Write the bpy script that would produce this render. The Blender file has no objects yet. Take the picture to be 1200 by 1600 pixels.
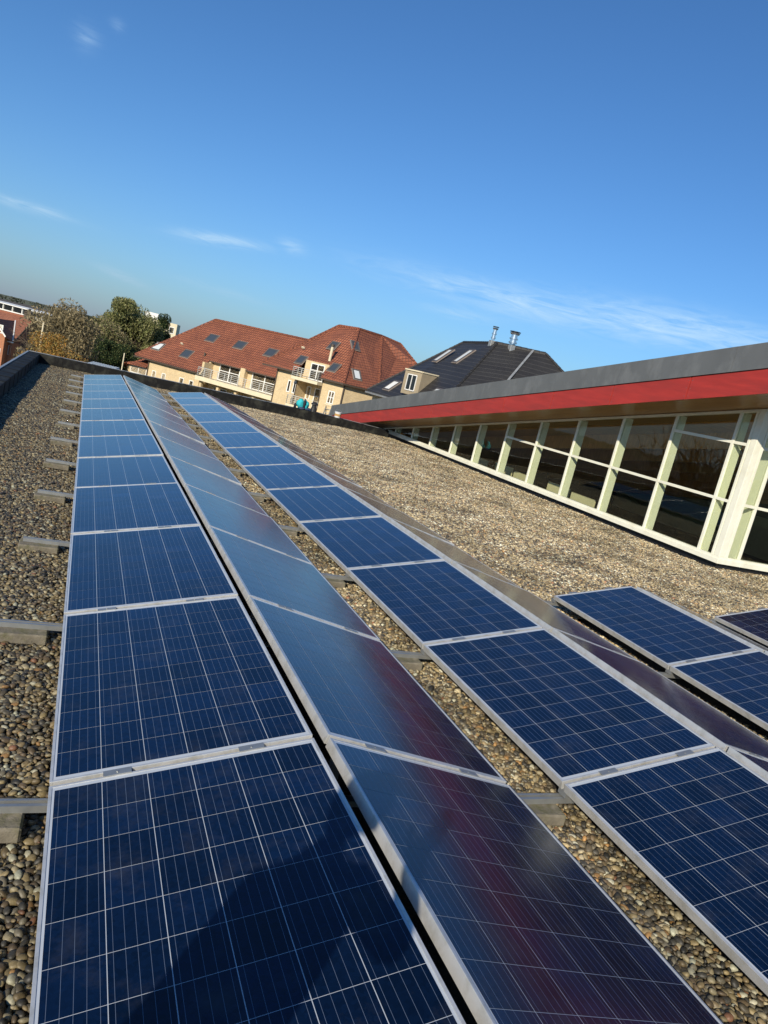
import bpy, bmesh, math, random
import numpy as np
from mathutils import Vector, Matrix, Euler
R = math.radians
C = bpy.context.scene.collection
scene = bpy.context.scene

# ------------------------------------------------------------------ camera
cam_data = bpy.data.cameras.new('camera')
cam = bpy.data.objects.new('camera', cam_data); C.objects.link(cam); scene.camera = cam
cam_data.sensor_fit = 'HORIZONTAL'; cam_data.sensor_width = 36.0; cam_data.lens = 33.9
cam_data.clip_start = 0.01; cam_data.clip_end = 20000
YAW, PITCH, ROLL = 0.4266371, 0.1660797, 0.240611
_F = Vector((math.sin(YAW)*math.cos(PITCH), math.cos(YAW)*math.cos(PITCH), -math.sin(PITCH)))
_r = Vector((math.cos(YAW), -math.sin(YAW), 0)); _u = _r.cross(_F)
_R = _r*math.cos(ROLL)+_u*math.sin(ROLL); _U = -_r*math.sin(ROLL)+_u*math.cos(ROLL)
cm = Matrix((_R, _U, -_F)).transposed().to_4x4(); cm.translation = Vector((-0.1212, -2.5532, 1.6614))
cam.matrix_world = cm

# ------------------------------------------------------------------ sun and sky
SUNT = Vector((1.0, 1.15, -0.76)).normalized()          # the way the light travels
EL = math.asin(-SUNT.z); AZ = math.atan2(-SUNT.x, -SUNT.y)   # azimuth of the sun from +Y towards +X
sd = bpy.data.lights.new('sun', 'SUN'); sun = bpy.data.objects.new('sun', sd); C.objects.link(sun)
sd.energy = 5.0; sd.angle = R(0.5); sd.color = (1.0, 0.90, 0.74)
sun.rotation_euler = SUNT.to_track_quat('-Z', 'Y').to_euler(); sun.location = (-10, -12, 20)
W = bpy.data.worlds.new('World'); scene.world = W; W.use_nodes = True
nt = W.node_tree; nt.nodes.clear()
def nn(t, k, **kw):
    n = t.nodes.new(k)
    for a, b in kw.items(): setattr(n, a, b)
    return n
def setin(n, **kw):
    for a, b in kw.items(): n.inputs[a.replace('_', ' ')].default_value = b
sky = nn(nt, 'ShaderNodeTexSky', sky_type='NISHITA', sun_disc=False)
sky.sun_elevation = EL; sky.sun_rotation = AZ; sky.air_density = 1.0; sky.dust_density = 0.15; sky.ozone_density = 3.0; sky.altitude = 20
tc = nn(nt, 'ShaderNodeTexCoord')
noi = nn(nt, 'ShaderNodeTexNoise'); setin(noi, Scale=5.0, Detail=10.0, Roughness=0.60, Distortion=1.1)
mp = nn(nt, 'ShaderNodeMapping'); mp.inputs['Scale'].default_value = (3.2, 3.2, 19.0); mp.inputs['Rotation'].default_value = (0.0, 0.10, 0.0)
nt.links.new(tc.outputs['Generated'], mp.inputs[0]); nt.links.new(mp.outputs[0], noi.inputs['Vector'])
def math_node(t, op, a, b=None, c=None, clamp=False):
    n = nn(t, 'ShaderNodeMath', operation=op); n.use_clamp = clamp
    for i, v in enumerate((a, b, c)):
        if v is None: continue
        if isinstance(v, (int, float)): n.inputs[i].default_value = v
        else: t.links.new(v, n.inputs[i])
    return n.outputs[0]
def vdot(t, sock, vec):
    n = nn(t, 'ShaderNodeVectorMath', operation='DOT_PRODUCT'); t.links.new(sock, n.inputs[0]); n.inputs[1].default_value = vec
    return n.outputs['Value']
clouds = [((0.4906, 0.8589, 0.1468), (0.8699, -0.4927, -0.0247), .15, .017, .50), ((0.6727, 0.7229, 0.1579), (0.7339, -0.6791, -0.0174), .13, .02, .60),
          ((0.1365, 0.9821, 0.13), (0.9805, -0.1527, 0.115), .05, .0065, .55), ((0.2233, 0.9638, 0.1454), (0.9745, -0.2171, -0.0575), .015, .007, .45),
          ((-0.0797, 0.9914, 0.1035), (0.9968, 0.0794, 0.0066), .045, .0055, .45), ((0.0293, 0.998, 0.0555), (0.985, -0.0194, -0.1712), .030, .005, .40),
          ((-0.0489, 0.9558, 0.2898), (0.9942, 0.0745, -0.078), .012, .012, .17), ((0.44, 0.8904, 0.1165), (0.8955, -0.4447, 0.0172), .045, .006, .30),
          ((0.1447, 0.987, 0.0701), (0.9889, -0.142, -0.0429), .05, .005, .18), ((-0.0199, 0.9499, 0.3118), (0.9988, 0.0046, 0.0496), .007, .006, .12)]
acc = None
nrm = nn(nt, 'ShaderNodeVectorMath', operation='NORMALIZE'); nt.links.new(tc.outputs['Generated'], nrm.inputs[0])
for c, a, la, lb, amp in clouds:
    c = Vector(c).normalized(); a = Vector(a); a = (a - c*a.dot(c)).normalized(); b = c.cross(a)
    sub = nn(nt, 'ShaderNodeVectorMath', operation='SUBTRACT'); nt.links.new(nrm.outputs[0], sub.inputs[0]); sub.inputs[1].default_value = c
    u = vdot(nt, sub.outputs[0], a/la); v = vdot(nt, sub.outputs[0], b/lb)
    r2 = math_node(nt, 'ADD', math_node(nt, 'MULTIPLY', u, u), math_node(nt, 'MULTIPLY', v, v))
    g = math_node(nt, 'MULTIPLY', math_node(nt, 'EXPONENT', math_node(nt, 'MULTIPLY', r2, -1.0)), amp*1.35)
    acc = g if acc is None else math_node(nt, 'ADD', acc, g)
nr = nn(nt, 'ShaderNodeMapRange'); nr.inputs['From Min'].default_value = 0.30; nr.inputs['From Max'].default_value = 0.68
nt.links.new(noi.outputs['Fac'], nr.inputs['Value'])
cf = math_node(nt, 'MULTIPLY', acc, nr.outputs[0], clamp=True)
mixc = nn(nt, 'ShaderNodeMix', data_type='RGBA'); nt.links.new(cf, mixc.inputs['Factor']); nt.links.new(sky.outputs[0], mixc.inputs['A'])
mixc.inputs['B'].default_value = (11.5, 9.6, 8.6, 1)
sepz = nn(nt, 'ShaderNodeSeparateXYZ'); nt.links.new(nrm.outputs[0], sepz.inputs[0])
hz = math_node(nt, 'MULTIPLY', math_node(nt, 'EXPONENT', math_node(nt, 'MULTIPLY', math_node(nt, 'MAXIMUM', sepz.outputs[2], 0.0), -13.0)), 0.88)
mixh = nn(nt, 'ShaderNodeMix', data_type='RGBA'); nt.links.new(hz, mixh.inputs['Factor'])
tint = nn(nt, 'ShaderNodeVectorMath', operation='MULTIPLY'); nt.links.new(mixc.outputs['Result'], tint.inputs[0]); tint.inputs[1].default_value = (0.48, 0.80, 1.10)
nt.links.new(tint.outputs[0], mixh.inputs['A']); mixh.inputs['B'].default_value = (2.35, 2.85, 3.55, 1)
hue = nn(nt, 'ShaderNodeHueSaturation'); hue.inputs['Saturation'].default_value = 1.0
nt.links.new(mixh.outputs['Result'], hue.inputs['Color'])
bg = nn(nt, 'ShaderNodeBackground'); bg.inputs['Strength'].default_value = 0.104
wo = nn(nt, 'ShaderNodeOutputWorld'); nt.links.new(hue.outputs[0], bg.inputs['Color']); nt.links.new(bg.outputs[0], wo.inputs[0])
scene.view_settings.view_transform = 'Standard'; scene.view_settings.look = 'None'; scene.view_settings.gamma = 1
scene.view_settings.exposure = 0.15; scene.view_settings.use_curve_mapping = False
scene.render.engine = 'CYCLES'
scene.render.resolution_x = 768; scene.render.resolution_y = 1024

# ------------------------------------------------------------------ materials
MATS = {}
def mat(name, col, rough=0.8, metal=0.0, var=0.0, vscale=8.0, bump=0.0, bscale=40.0, spec=0.5, stain=None, sscale=2.0, stretch=(1, 1, 1), dist=0.004, coord='Object'):
    if name in MATS: return MATS[name]
    m = bpy.data.materials.new(name); m.use_nodes = True; t = m.node_tree; b = t.nodes['Principled BSDF']
    b.inputs['Base Color'].default_value = (*col, 1); b.inputs['Roughness'].default_value = rough; b.inputs['Metallic'].default_value = metal
    b.inputs['Specular IOR Level'].default_value = spec
    tcn = nn(t, 'ShaderNodeTexCoord'); mpn = nn(t, 'ShaderNodeMapping'); mpn.inputs['Scale'].default_value = stretch
    t.links.new(tcn.outputs[coord], mpn.inputs[0])
    csock = None
    if var > 0:
        n1 = nn(t, 'ShaderNodeTexNoise'); setin(n1, Scale=vscale, Detail=6.0, Roughness=0.6); t.links.new(mpn.outputs[0], n1.inputs['Vector'])
        mr = nn(t, 'ShaderNodeMapRange'); setin(mr, From_Min=0.3, From_Max=0.7, To_Min=1-var, To_Max=1+var); t.links.new(n1.outputs['Fac'], mr.inputs['Value'])
        mx = nn(t, 'ShaderNodeVectorMath', operation='SCALE'); mx.inputs[0].default_value = col; t.links.new(mr.outputs[0], mx.inputs['Scale'])
        csock = mx.outputs[0]
    if stain:
        n2 = nn(t, 'ShaderNodeTexNoise'); setin(n2, Scale=sscale, Detail=5.0, Roughness=0.65); t.links.new(mpn.outputs[0], n2.inputs['Vector'])
        mr2 = nn(t, 'ShaderNodeMapRange'); setin(mr2, From_Min=0.48, From_Max=0.68); t.links.new(n2.outputs['Fac'], mr2.inputs['Value'])
        mm = nn(t, 'ShaderNodeMix', data_type='RGBA'); t.links.new(mr2.outputs[0], mm.inputs['Factor'])
        if csock: t.links.new(csock, mm.inputs['A'])
        else: mm.inputs['A'].default_value = (*col, 1)
        mm.inputs['B'].default_value = (*stain, 1); csock = mm.outputs['Result']
    if csock: t.links.new(csock, b.inputs['Base Color'])
    if bump > 0:
        n3 = nn(t, 'ShaderNodeTexNoise'); setin(n3, Scale=bscale, Detail=5.0, Roughness=0.6); t.links.new(mpn.outputs[0], n3.inputs['Vector'])
        bp = nn(t, 'ShaderNodeBump'); setin(bp, Strength=bump, Distance=dist); t.links.new(n3.outputs['Fac'], bp.inputs['Height']); t.links.new(bp.outputs[0], b.inputs['Normal'])
    MATS[name] = m; return m

def brick_mat(name, c1, c2, mortar, bw, bh, ms=0.01, rough=0.85, bump=0.4, off=0.5, var=0.25, vscale=0.6, dist=0.01, rowdark=0.0):
    """courses laid in metres on the UV map"""
    if name in MATS: return MATS[name]
    m = bpy.data.materials.new(name); m.use_nodes = True; t = m.node_tree; b = t.nodes['Principled BSDF']
    uv = nn(t, 'ShaderNodeUVMap'); br = nn(t, 'ShaderNodeTexBrick'); br.offset = off; br.squash = 1
    setin(br, Scale=1.0, Mortar_Size=ms, Brick_Width=bw, Row_Height=bh, Mortar_Smooth=0.1)
    br.inputs['Color1'].default_value = (*c1, 1); br.inputs['Color2'].default_value = (*c2, 1); br.inputs['Mortar'].default_value = (*mortar, 1)
    t.links.new(uv.outputs[0], br.inputs['Vector'])
    n1 = nn(t, 'ShaderNodeTexNoise'); setin(n1, Scale=vscale, Detail=7.0, Roughness=0.65); t.links.new(uv.outputs[0], n1.inputs['Vector'])
    mr = nn(t, 'ShaderNodeMapRange'); setin(mr, From_Min=0.3, From_Max=0.7, To_Min=1-var, To_Max=1+var); t.links.new(n1.outputs['Fac'], mr.inputs['Value'])
    n4 = nn(t, 'ShaderNodeTexNoise'); setin(n4, Scale=7.0, Detail=2.0); t.links.new(uv.outputs[0], n4.inputs['Vector'])
    mr4 = nn(t, 'ShaderNodeMapRange'); setin(mr4, From_Min=0.3, From_Max=0.7, To_Min=1-var*.7, To_Max=1+var*.7); t.links.new(n4.outputs['Fac'], mr4.inputs['Value'])
    k = math_node(t, 'MULTIPLY', mr.outputs[0], mr4.outputs[0])
    mx = nn(t, 'ShaderNodeVectorMath', operation='SCALE'); t.links.new(br.outputs['Color'], mx.inputs[0]); t.links.new(k, mx.inputs['Scale'])
    t.links.new(mx.outputs[0], b.inputs['Base Color']); b.inputs['Roughness'].default_value = rough
    if bump > 0:
        sp = nn(t, 'ShaderNodeSeparateXYZ'); t.links.new(uv.outputs[0], sp.inputs[0])
        h = math_node(t, 'MULTIPLY', br.outputs['Fac'], -1.0)
        if rowdark > 0:      # rolls of the pantiles and the step of each course
            a = math_node(t, 'SINE', math_node(t, 'MULTIPLY', sp.outputs[0], 2*math.pi/bw))
            c = math_node(t, 'FRACT', math_node(t, 'DIVIDE', sp.outputs[1], bh))
            h = math_node(t, 'ADD', math_node(t, 'MULTIPLY', a, 0.5), math_node(t, 'MULTIPLY', c, -1.2*rowdark))
        bp = nn(t, 'ShaderNodeBump'); setin(bp, Strength=bump, Distance=dist); t.links.new(h, bp.inputs['Height']); t.links.new(bp.outputs[0], b.inputs['Normal'])
    MATS[name] = m; return m

M_alu = mat('aluminium', (0.37, 0.38, 0.37), 0.45, 0.7, var=0.10, vscale=18, bump=0.05, bscale=90)
M_frame = mat('panel_frame_metal', (0.66, 0.66, 0.64), 0.42, 0.55, var=0.08, vscale=9, stain=(0.50, 0.49, 0.44), sscale=11, bump=0.04, bscale=120)
M_back = mat('backsheet', (0.44, 0.48, 0.52), 0.12, var=0.05)
M_conc = mat('weathered_concrete', (0.17, 0.15, 0.11), 0.95, var=0.30, vscale=14, bump=0.8, bscale=70, stain=(0.085, 0.085, 0.03), sscale=9, dist=0.006)
M_bit = mat('bitumen', (0.006, 0.006, 0.0055), 0.75, var=0.35, vscale=3.0, bump=0.5, bscale=60, spec=0.25, stain=(0.034, 0.034, 0.026), sscale=2.5)
M_trim = mat('grey_trim', (0.36, 0.37, 0.36), 0.45, 0.5, var=0.2, vscale=4)
M_base = mat('gravel_bed', (0.035, 0.027, 0.018), 1.0, var=0.4, vscale=40, bump=1.0, bscale=60, dist=0.02)
M_cream = mat('cream_lacquer', (0.80, 0.79, 0.66), 0.35, var=0.04, vscale=3, stain=(0.72, 0.70, 0.56), sscale=2)
M_post = mat('cream_post', (0.82, 0.80, 0.66), 0.5, var=0.03)
M_red = mat('red_fascia', (0.36, 0.032, 0.022), 0.45, var=0.16, vscale=3.5, stain=(0.28, 0.030, 0.022), sscale=1.6, stretch=(1, .35, 3.0), bump=0.12, bscale=9)
M_zinc = mat('zinc_sheet', (0.15, 0.155, 0.152), 0.5, 0.25, var=0.08, vscale=2.0, stain=(0.20, 0.205, 0.20), sscale=3.0, stretch=(1, .8, .5))
M_soffit = mat('soffit_board', (0.34, 0.19, 0.065), 0.32, var=0.14, vscale=3, stretch=(4, .4, 1))
M_ceil = mat('timber_ceiling', (0.58, 0.30, 0.10), 0.6, var=0.25, vscale=3, stretch=(1, 6, 1))
M_dark = mat('dark_interior', (0.05, 0.048, 0.04), 0.85, var=0.2)
M_floor = mat('hall_floor', (0.26, 0.22, 0.15), 0.5, var=0.2, vscale=1)
M_mem = mat('black_membrane', (0.012, 0.012, 0.012), 0.5, var=0.4, bump=0.6, bscale=25, dist=0.02)
M_tile = brick_mat('orange_tile', (0.30, 0.100, 0.047), (0.23, 0.074, 0.038), (0.07, 0.020, 0.012), 0.30, 0.36, 0.034, rough=0.75, bump=0.9, off=0.0, var=0.22, vscale=0.35, dist=0.05, rowdark=1.0)
M_tile_d = brick_mat('slate_tile', (0.024, 0.023, 0.022), (0.019, 0.018, 0.018), (0.055, 0.053, 0.050), 60.0, 0.50, 0.026, rough=0.6, bump=0.8, off=0.5, var=0.22, vscale=0.4, dist=0.05, rowdark=1.0)
M_tile_b = brick_mat('brown_tile', (0.40, 0.16, 0.085), (0.33, 0.125, 0.07), (0.10, 0.035, 0.02), 0.25, 0.30, 0.02, rough=0.85, bump=0.7, off=0.0, var=0.25, vscale=0.5, dist=0.04, rowdark=1.0)
M_ybrick = brick_mat('yellow_brick', (0.66, 0.50, 0.27), (0.58, 0.43, 0.22), (0.50, 0.42, 0.29), 0.22, 0.072, 0.012, bump=0.2, var=0.13, vscale=1.2)
M_rbrick = brick_mat('red_brick', (0.52, 0.20, 0.085), (0.44, 0.155, 0.065), (0.30, 0.17, 0.11), 0.22, 0.072, 0.012, bump=0.2, var=0.15, vscale=1.0)
M_slab = mat('cream_concrete', (0.66, 0.58, 0.40), 0.8, var=0.08, vscale=2)
M_rail = mat('pale_railing', (0.50, 0.50, 0.46), 0.5, var=0.05)
M_white = mat('white_frame', (0.76, 0.75, 0.70), 0.5, var=0.03)
M_pipe = mat('dark_downpipe', (0.07, 0.05, 0.035), 0.6, var=0.2)
M_steel = mat('stainless_flue', (0.72, 0.73, 0.74), 0.22, 0.95, var=0.08, vscale=8)
M_beige = mat('beige_dormer', (0.31, 0.255, 0.17), 0.85, var=0.10, vscale=2)
M_bark = mat('bark', (0.10, 0.075, 0.05), 0.95, var=0.3, vscale=5, bump=0.5, bscale=20)
M_teal = mat('teal_cloth', (0.02, 0.38, 0.42), 0.8, var=0.2, vscale=9, bump=0.5, bscale=14, dist=0.02)
M_black = mat('black_cloth', (0.012, 0.014, 0.02), 0.8, var=0.2)
M_rubber = mat('black_plastic', (0.02, 0.02, 0.02), 0.45)
M_tin = mat('white_pail', (0.62, 0.62, 0.60), 0.5)
M_tin2 = mat('ochre_band', (0.45, 0.26, 0.08), 0.6, var=0.4, vscale=14)
M_skin = mat('skin', (0.45, 0.26, 0.18), 0.6)
M_jean = mat('denim', (0.03, 0.05, 0.10), 0.9, var=0.2)
M_hair = mat('brown_hair', (0.04, 0.022, 0.012), 0.7, var=0.3, vscale=30)
M_screen = mat('phone_glass', (0.01, 0.01, 0.012), 0.1)
M_shed = mat('pale_shed_roof', (0.45, 0.50, 0.52), 0.5, var=0.1)

def cell_material():
    m = bpy.data.materials.new('solar_cell'); m.use_nodes = True; t = m.node_tree; b = t.nodes['Principled BSDF']
    uv = nn(t, 'ShaderNodeUVMap'); sp = nn(t, 'ShaderNodeSeparateXYZ'); t.links.new(uv.outputs[0], sp.inputs[0])
    # five printed busbars along the cell
    f = math_node(t, 'FRACT', math_node(t, 'MULTIPLY', sp.outputs[0], 5.0))
    d = math_node(t, 'ABSOLUTE', math_node(t, 'SUBTRACT', f, 0.5))
    bus = math_node(t, 'LESS_THAN', d, 0.020)
    # crystal flakes
    tcn = nn(t, 'ShaderNodeTexCoord'); oi = nn(t, 'ShaderNodeObjectInfo')
    add = nn(t, 'ShaderNodeVectorMath', operation='ADD'); t.links.new(tcn.outputs['Object'], add.inputs[0])
    sc = nn(t, 'ShaderNodeVectorMath', operation='SCALE'); t.links.new(oi.outputs['Location'], sc.inputs[0]); sc.inputs['Scale'].default_value = 3.7
    t.links.new(sc.outputs[0], add.inputs[1])
    vo = nn(t, 'ShaderNodeTexVoronoi'); vo.inputs['Scale'].default_value = 75; t.links.new(add.outputs[0], vo.inputs['Vector'])
    no = nn(t, 'ShaderNodeTexNoise'); setin(no, Scale=2.3, Detail=3.0); t.links.new(add.outputs[0], no.inputs['Vector'])
    sepc = nn(t, 'ShaderNodeSeparateColor'); t.links.new(vo.outputs['Color'], sepc.inputs[0])
    k = math_node(t, 'ADD', math_node(t, 'MULTIPLY', sepc.outputs[0], 0.42), math_node(t, 'MULTIPLY', no.outputs['Fac'], 0.9))
    k = math_node(t, 'ADD', k, 0.34)
    k = math_node(t, 'MULTIPLY', k, math_node(t, 'ADD', math_node(t, 'MULTIPLY', oi.outputs['Random'], 0.5), 0.75))
    vs = nn(t, 'ShaderNodeVectorMath', operation='SCALE'); vs.inputs[0].default_value = (0.0036, 0.0175, 0.064)
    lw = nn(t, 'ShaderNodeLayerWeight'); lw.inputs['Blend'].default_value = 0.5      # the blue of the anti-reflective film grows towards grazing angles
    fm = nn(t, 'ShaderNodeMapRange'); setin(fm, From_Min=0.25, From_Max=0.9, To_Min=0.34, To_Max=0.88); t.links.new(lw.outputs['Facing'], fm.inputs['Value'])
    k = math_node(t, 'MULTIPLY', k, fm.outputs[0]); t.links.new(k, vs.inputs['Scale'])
    mx = nn(t, 'ShaderNodeMix', data_type='RGBA'); t.links.new(bus, mx.inputs['Factor']); t.links.new(vs.outputs[0], mx.inputs['A'])
    mx.inputs['B'].default_value = (0.095, 0.125, 0.18, 1); t.links.new(mx.outputs['Result'], b.inputs['Base Color'])
    n6 = nn(t, 'ShaderNodeTexNoise'); setin(n6, Scale=5.0, Detail=6.0, Roughness=0.7); ge6 = nn(t, 'ShaderNodeNewGeometry'); t.links.new(ge6.outputs['Position'], n6.inputs['Vector'])
    mr6 = nn(t, 'ShaderNodeMapRange'); setin(mr6, From_Min=0.3, From_Max=0.75, To_Min=0.11, To_Max=0.17); t.links.new(n6.outputs['Fac'], mr6.inputs['Value']); t.links.new(mr6.outputs[0], b.inputs['Roughness'])
    md6 = nn(t, 'ShaderNodeMapRange'); setin(md6, From_Min=0.52, From_Max=0.8, To_Min=0.0, To_Max=0.07); t.links.new(n6.outputs['Fac'], md6.inputs['Value'])
    mxd = nn(t, 'ShaderNodeMix', data_type='RGBA'); t.links.new(md6.outputs[0], mxd.inputs['Factor']); t.links.new(mx.outputs['Result'], mxd.inputs['A']); mxd.inputs['B'].default_value = (0.30, 0.28, 0.23, 1); t.links.new(mxd.outputs['Result'], b.inputs['Base Color'])
    b.inputs['Specular IOR Level'].default_value = 0.5
    n3 = nn(t, 'ShaderNodeTexNoise'); setin(n3, Scale=900.0, Detail=1.0); t.links.new(tcn.outputs['Object'], n3.inputs['Vector'])
    bp = nn(t, 'ShaderNodeBump'); setin(bp, Strength=0.02, Distance=0.0004); t.links.new(n3.outputs['Fac'], bp.inputs['Height']); t.links.new(bp.outputs[0], b.inputs['Normal'])
    return m
M_cell = cell_material()

def glass_material(name, tint=(0.90, 0.93, 0.87), rough=0.01, base=0.01):
    m = bpy.data.materials.new(name); m.use_nodes = True; t = m.node_tree; t.nodes.clear()
    o = nn(t, 'ShaderNodeOutputMaterial'); tr = nn(t, 'ShaderNodeBsdfTransparent'); tr.inputs[0].default_value = (*tint, 1)
    gl = nn(t, 'ShaderNodeBsdfGlossy'); gl.inputs['Roughness'].default_value = rough; gl.inputs['Color'].default_value = (.92, .95, .93, 1)
    ge = nn(t, 'ShaderNodeNewGeometry'); dt = nn(t, 'ShaderNodeVectorMath', operation='DOT_PRODUCT'); t.links.new(ge.outputs['Incoming'], dt.inputs[0]); t.links.new(ge.outputs['Normal'], dt.inputs[1])
    c1 = math_node(t, 'SUBTRACT', 1.0, math_node(t, 'ABSOLUTE', dt.outputs['Value']), clamp=True)
    f = math_node(t, 'ADD', math_node(t, 'MULTIPLY', math_node(t, 'POWER', c1, 5.0), 0.95), 0.035+base, clamp=True)
    tcn = nn(t, 'ShaderNodeTexCoord'); n3 = nn(t, 'ShaderNodeTexNoise'); setin(n3, Scale=1.3, Detail=2.0); t.links.new(tcn.outputs['Object'], n3.inputs['Vector'])
    bp = nn(t, 'ShaderNodeBump'); setin(bp, Strength=0.06, Distance=0.03); t.links.new(n3.outputs['Fac'], bp.inputs['Height'])
    t.links.new(bp.outputs[0], gl.inputs['Normal'])
    mx = nn(t, 'ShaderNodeMixShader'); t.links.new(f, mx.inputs[0]); t.links.new(tr.outputs[0], mx.inputs[1]); t.links.new(gl.outputs[0], mx.inputs[2])
    t.links.new(mx.outputs[0], o.inputs[0]); return m
M_glass = glass_material('green_tinted_glass')
M_win = mat('dark_window_glass', (0.012, 0.014, 0.016), 0.06, spec=0.8)
M_sky = mat('skylight_glass', (0.05, 0.06, 0.07), 0.12, spec=0.9)
M_curt = mat('net_curtain', (0.62, 0.58, 0.48), 0.9, var=0.15, vscale=6, stretch=(5, 5, .5))

# ------------------------------------------------------------------ mesh building
class MB:
    def __init__(self): self.v = []; self.f = []
    def add(self, vs, fs):
        o = len(self.v); self.v += [tuple(p) for p in vs]; self.f += [tuple(i+o for i in q) for q in fs]; return self
    def box(self, x0, x1, y0, y1, z0, z1):
        vs = [(x0,y0,z0),(x1,y0,z0),(x1,y1,z0),(x0,y1,z0),(x0,y0,z1),(x1,y0,z1),(x1,y1,z1),(x0,y1,z1)]
        return self.add(vs, [(0,3,2,1),(4,5,6,7),(0,1,5,4),(1,2,6,5),(2,3,7,6),(3,0,4,7)])
    def hexa(self, lo, hi):           # two quads of four points each, same order
        return self.add(list(lo)+list(hi), [(0,3,2,1),(4,5,6,7),(0,1,5,4),(1,2,6,5),(2,3,7,6),(3,0,4,7)])
    def slab(self, pts, t):           # polygon thickened downwards
        n = len(pts); lo = [(p[0],p[1],p[2]-t) for p in pts]
        fs = [tuple(range(n)), tuple(range(2*n-1, n-1, -1))] + [(i, i+n, (i+1)%n+n, (i+1)%n) for i in range(n)]
        return self.add(list(pts)+lo, fs)
    def bar(self, a, b, w, h=None, up=(0,0,1)):
        h = h or w; a = Vector(a); b = Vector(b); d = (b-a).normalized(); u = Vector(up)
        s = d.cross(u);  s = s.normalized() if s.length > 1e-4 else d.orthogonal().normalized()
        u = s.cross(d).normalized()
        q = [s*w/2*i + u*h/2*j for i, j in ((-1,-1),(1,-1),(1,1),(-1,1))]
        return self.add([a+k for k in q]+[b+k for k in q], [(0,1,2,3),(7,6,5,4),(0,4,5,1),(1,5,6,2),(2,6,7,3),(3,7,4,0)])
    def tube(self, a, b, r0, r1=None, n=8, caps=True):
        r1 = r0 if r1 is None else r1; a = Vector(a); b = Vector(b); d = (b-a).normalized(); s = d.orthogonal().normalized(); u = d.cross(s)
        ring = lambda c, r: [c+(s*math.cos(2*math.pi*i/n)+u*math.sin(2*math.pi*i/n))*r for i in range(n)]
        fs = [(i, (i+1)%n, (i+1)%n+n, i+n) for i in range(n)]
        if caps: fs += [tuple(range(n-1,-1,-1)), tuple(range(n, 2*n))]
        return self.add(ring(a, r0)+ring(b, r1), fs)
    def build(self, name, m, parent=None, smooth=False, bevel=0, link=True):
        me = bpy.data.meshes.new(name); me.from_pydata(self.v, [], self.f); me.validate()
        if m: me.materials.append(m)
        auto_uv(me)
        if smooth: me.polygons.foreach_set('use_smooth', [True]*len(me.polygons))
        o = bpy.data.objects.new(name, me)
        if link: C.objects.link(o)
        if parent: o.parent = parent
        if bevel:
            bm = o.modifiers.new('bevel', 'BEVEL'); bm.width = bevel; bm.segments = 2; bm.limit_method = 'ANGLE'
        return o
def auto_uv(me):
    uvl = me.uv_layers.new(name='UVMap'); Z = Vector((0,0,1))
    for p in me.polygons:
        n = p.normal
        if abs(n.z) > .999: h = Vector((1,0,0)); v = Vector((0,1,0))
        else: h = Z.cross(n).normalized(); v = n.cross(h)
        for li in p.loop_indices:
            co = me.vertices[me.loops[li].vertex_index].co
            uvl.data[li].uv = (co.dot(h), co.dot(v))
def tag(o, label=None, cat=None, group=None, kind=None):
    if label: o['label'] = label
    if cat: o['category'] = cat
    if group: o['group'] = group
    if kind: o['kind'] = kind
    return o
def empty(name, loc=(0,0,0), rot=(0,0,0)):
    o = bpy.data.objects.new(name, None); C.objects.link(o); o.location = loc; o.rotation_euler = rot; o.empty_display_size = .1; return o
def inst(src, name=None, parent=None, loc=(0,0,0), rot=(0,0,0)):
    o = src.copy(); C.objects.link(o)
    if name: o.name = name
    o.parent = parent; o.location = loc; o.rotation_euler = rot; return o
ORD = ['first','second','third','fourth','fifth','sixth','seventh','eighth','ninth','tenth','eleventh','twelfth','thirteenth','fourteenth','fifteenth']

# ================================================================== THE SETTING
GZ = -7.6                      # street level
b = MB(); N = 24
b.add([(-9000,-3000,GZ),(9000,-3000,GZ),(9000,12000,GZ),(-9000,12000,GZ)], [(0,1,2,3)])
tag(b.build('ground', mat('meadow', (0.075, 0.085, 0.035), 1.0, var=0.35, vscale=0.02, stain=(0.12, 0.095, 0.05), sscale=0.006)), kind='structure')
b = MB().add([(-420,150,GZ+.03),(-30,130,GZ+.03),(60,700,GZ+.03),(200,1500,GZ+.03),(-900,1500,GZ+.03)], [(0,1,2,3,4)])
tag(b.build('ploughed_field', mat('ploughed_soil', (0.075, 0.058, 0.042), 1.0, var=0.2, vscale=0.05)), kind='structure')
b = MB().add([(-30,26,GZ+.02),(60,26,GZ+.02),(60,64,GZ+.02),(-30,64,GZ+.02)], [(0,1,2,3)])
tag(b.build('yard_paving', mat('paving', (0.16, 0.15, 0.14), 0.95, var=0.2, vscale=0.5)), kind='structure')

RZ = -0.19                     # roof deck under the gravel
Y0, Y1, XL = -6.0, 23.0, -1.33
b = MB()
b.box(XL-.33, 11.33, Y0, Y1+.4, GZ, RZ); b.box(11.33, 26, Y0, 7.17, GZ, RZ)
tag(b.build('flat_roof', M_base), kind='structure')

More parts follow.
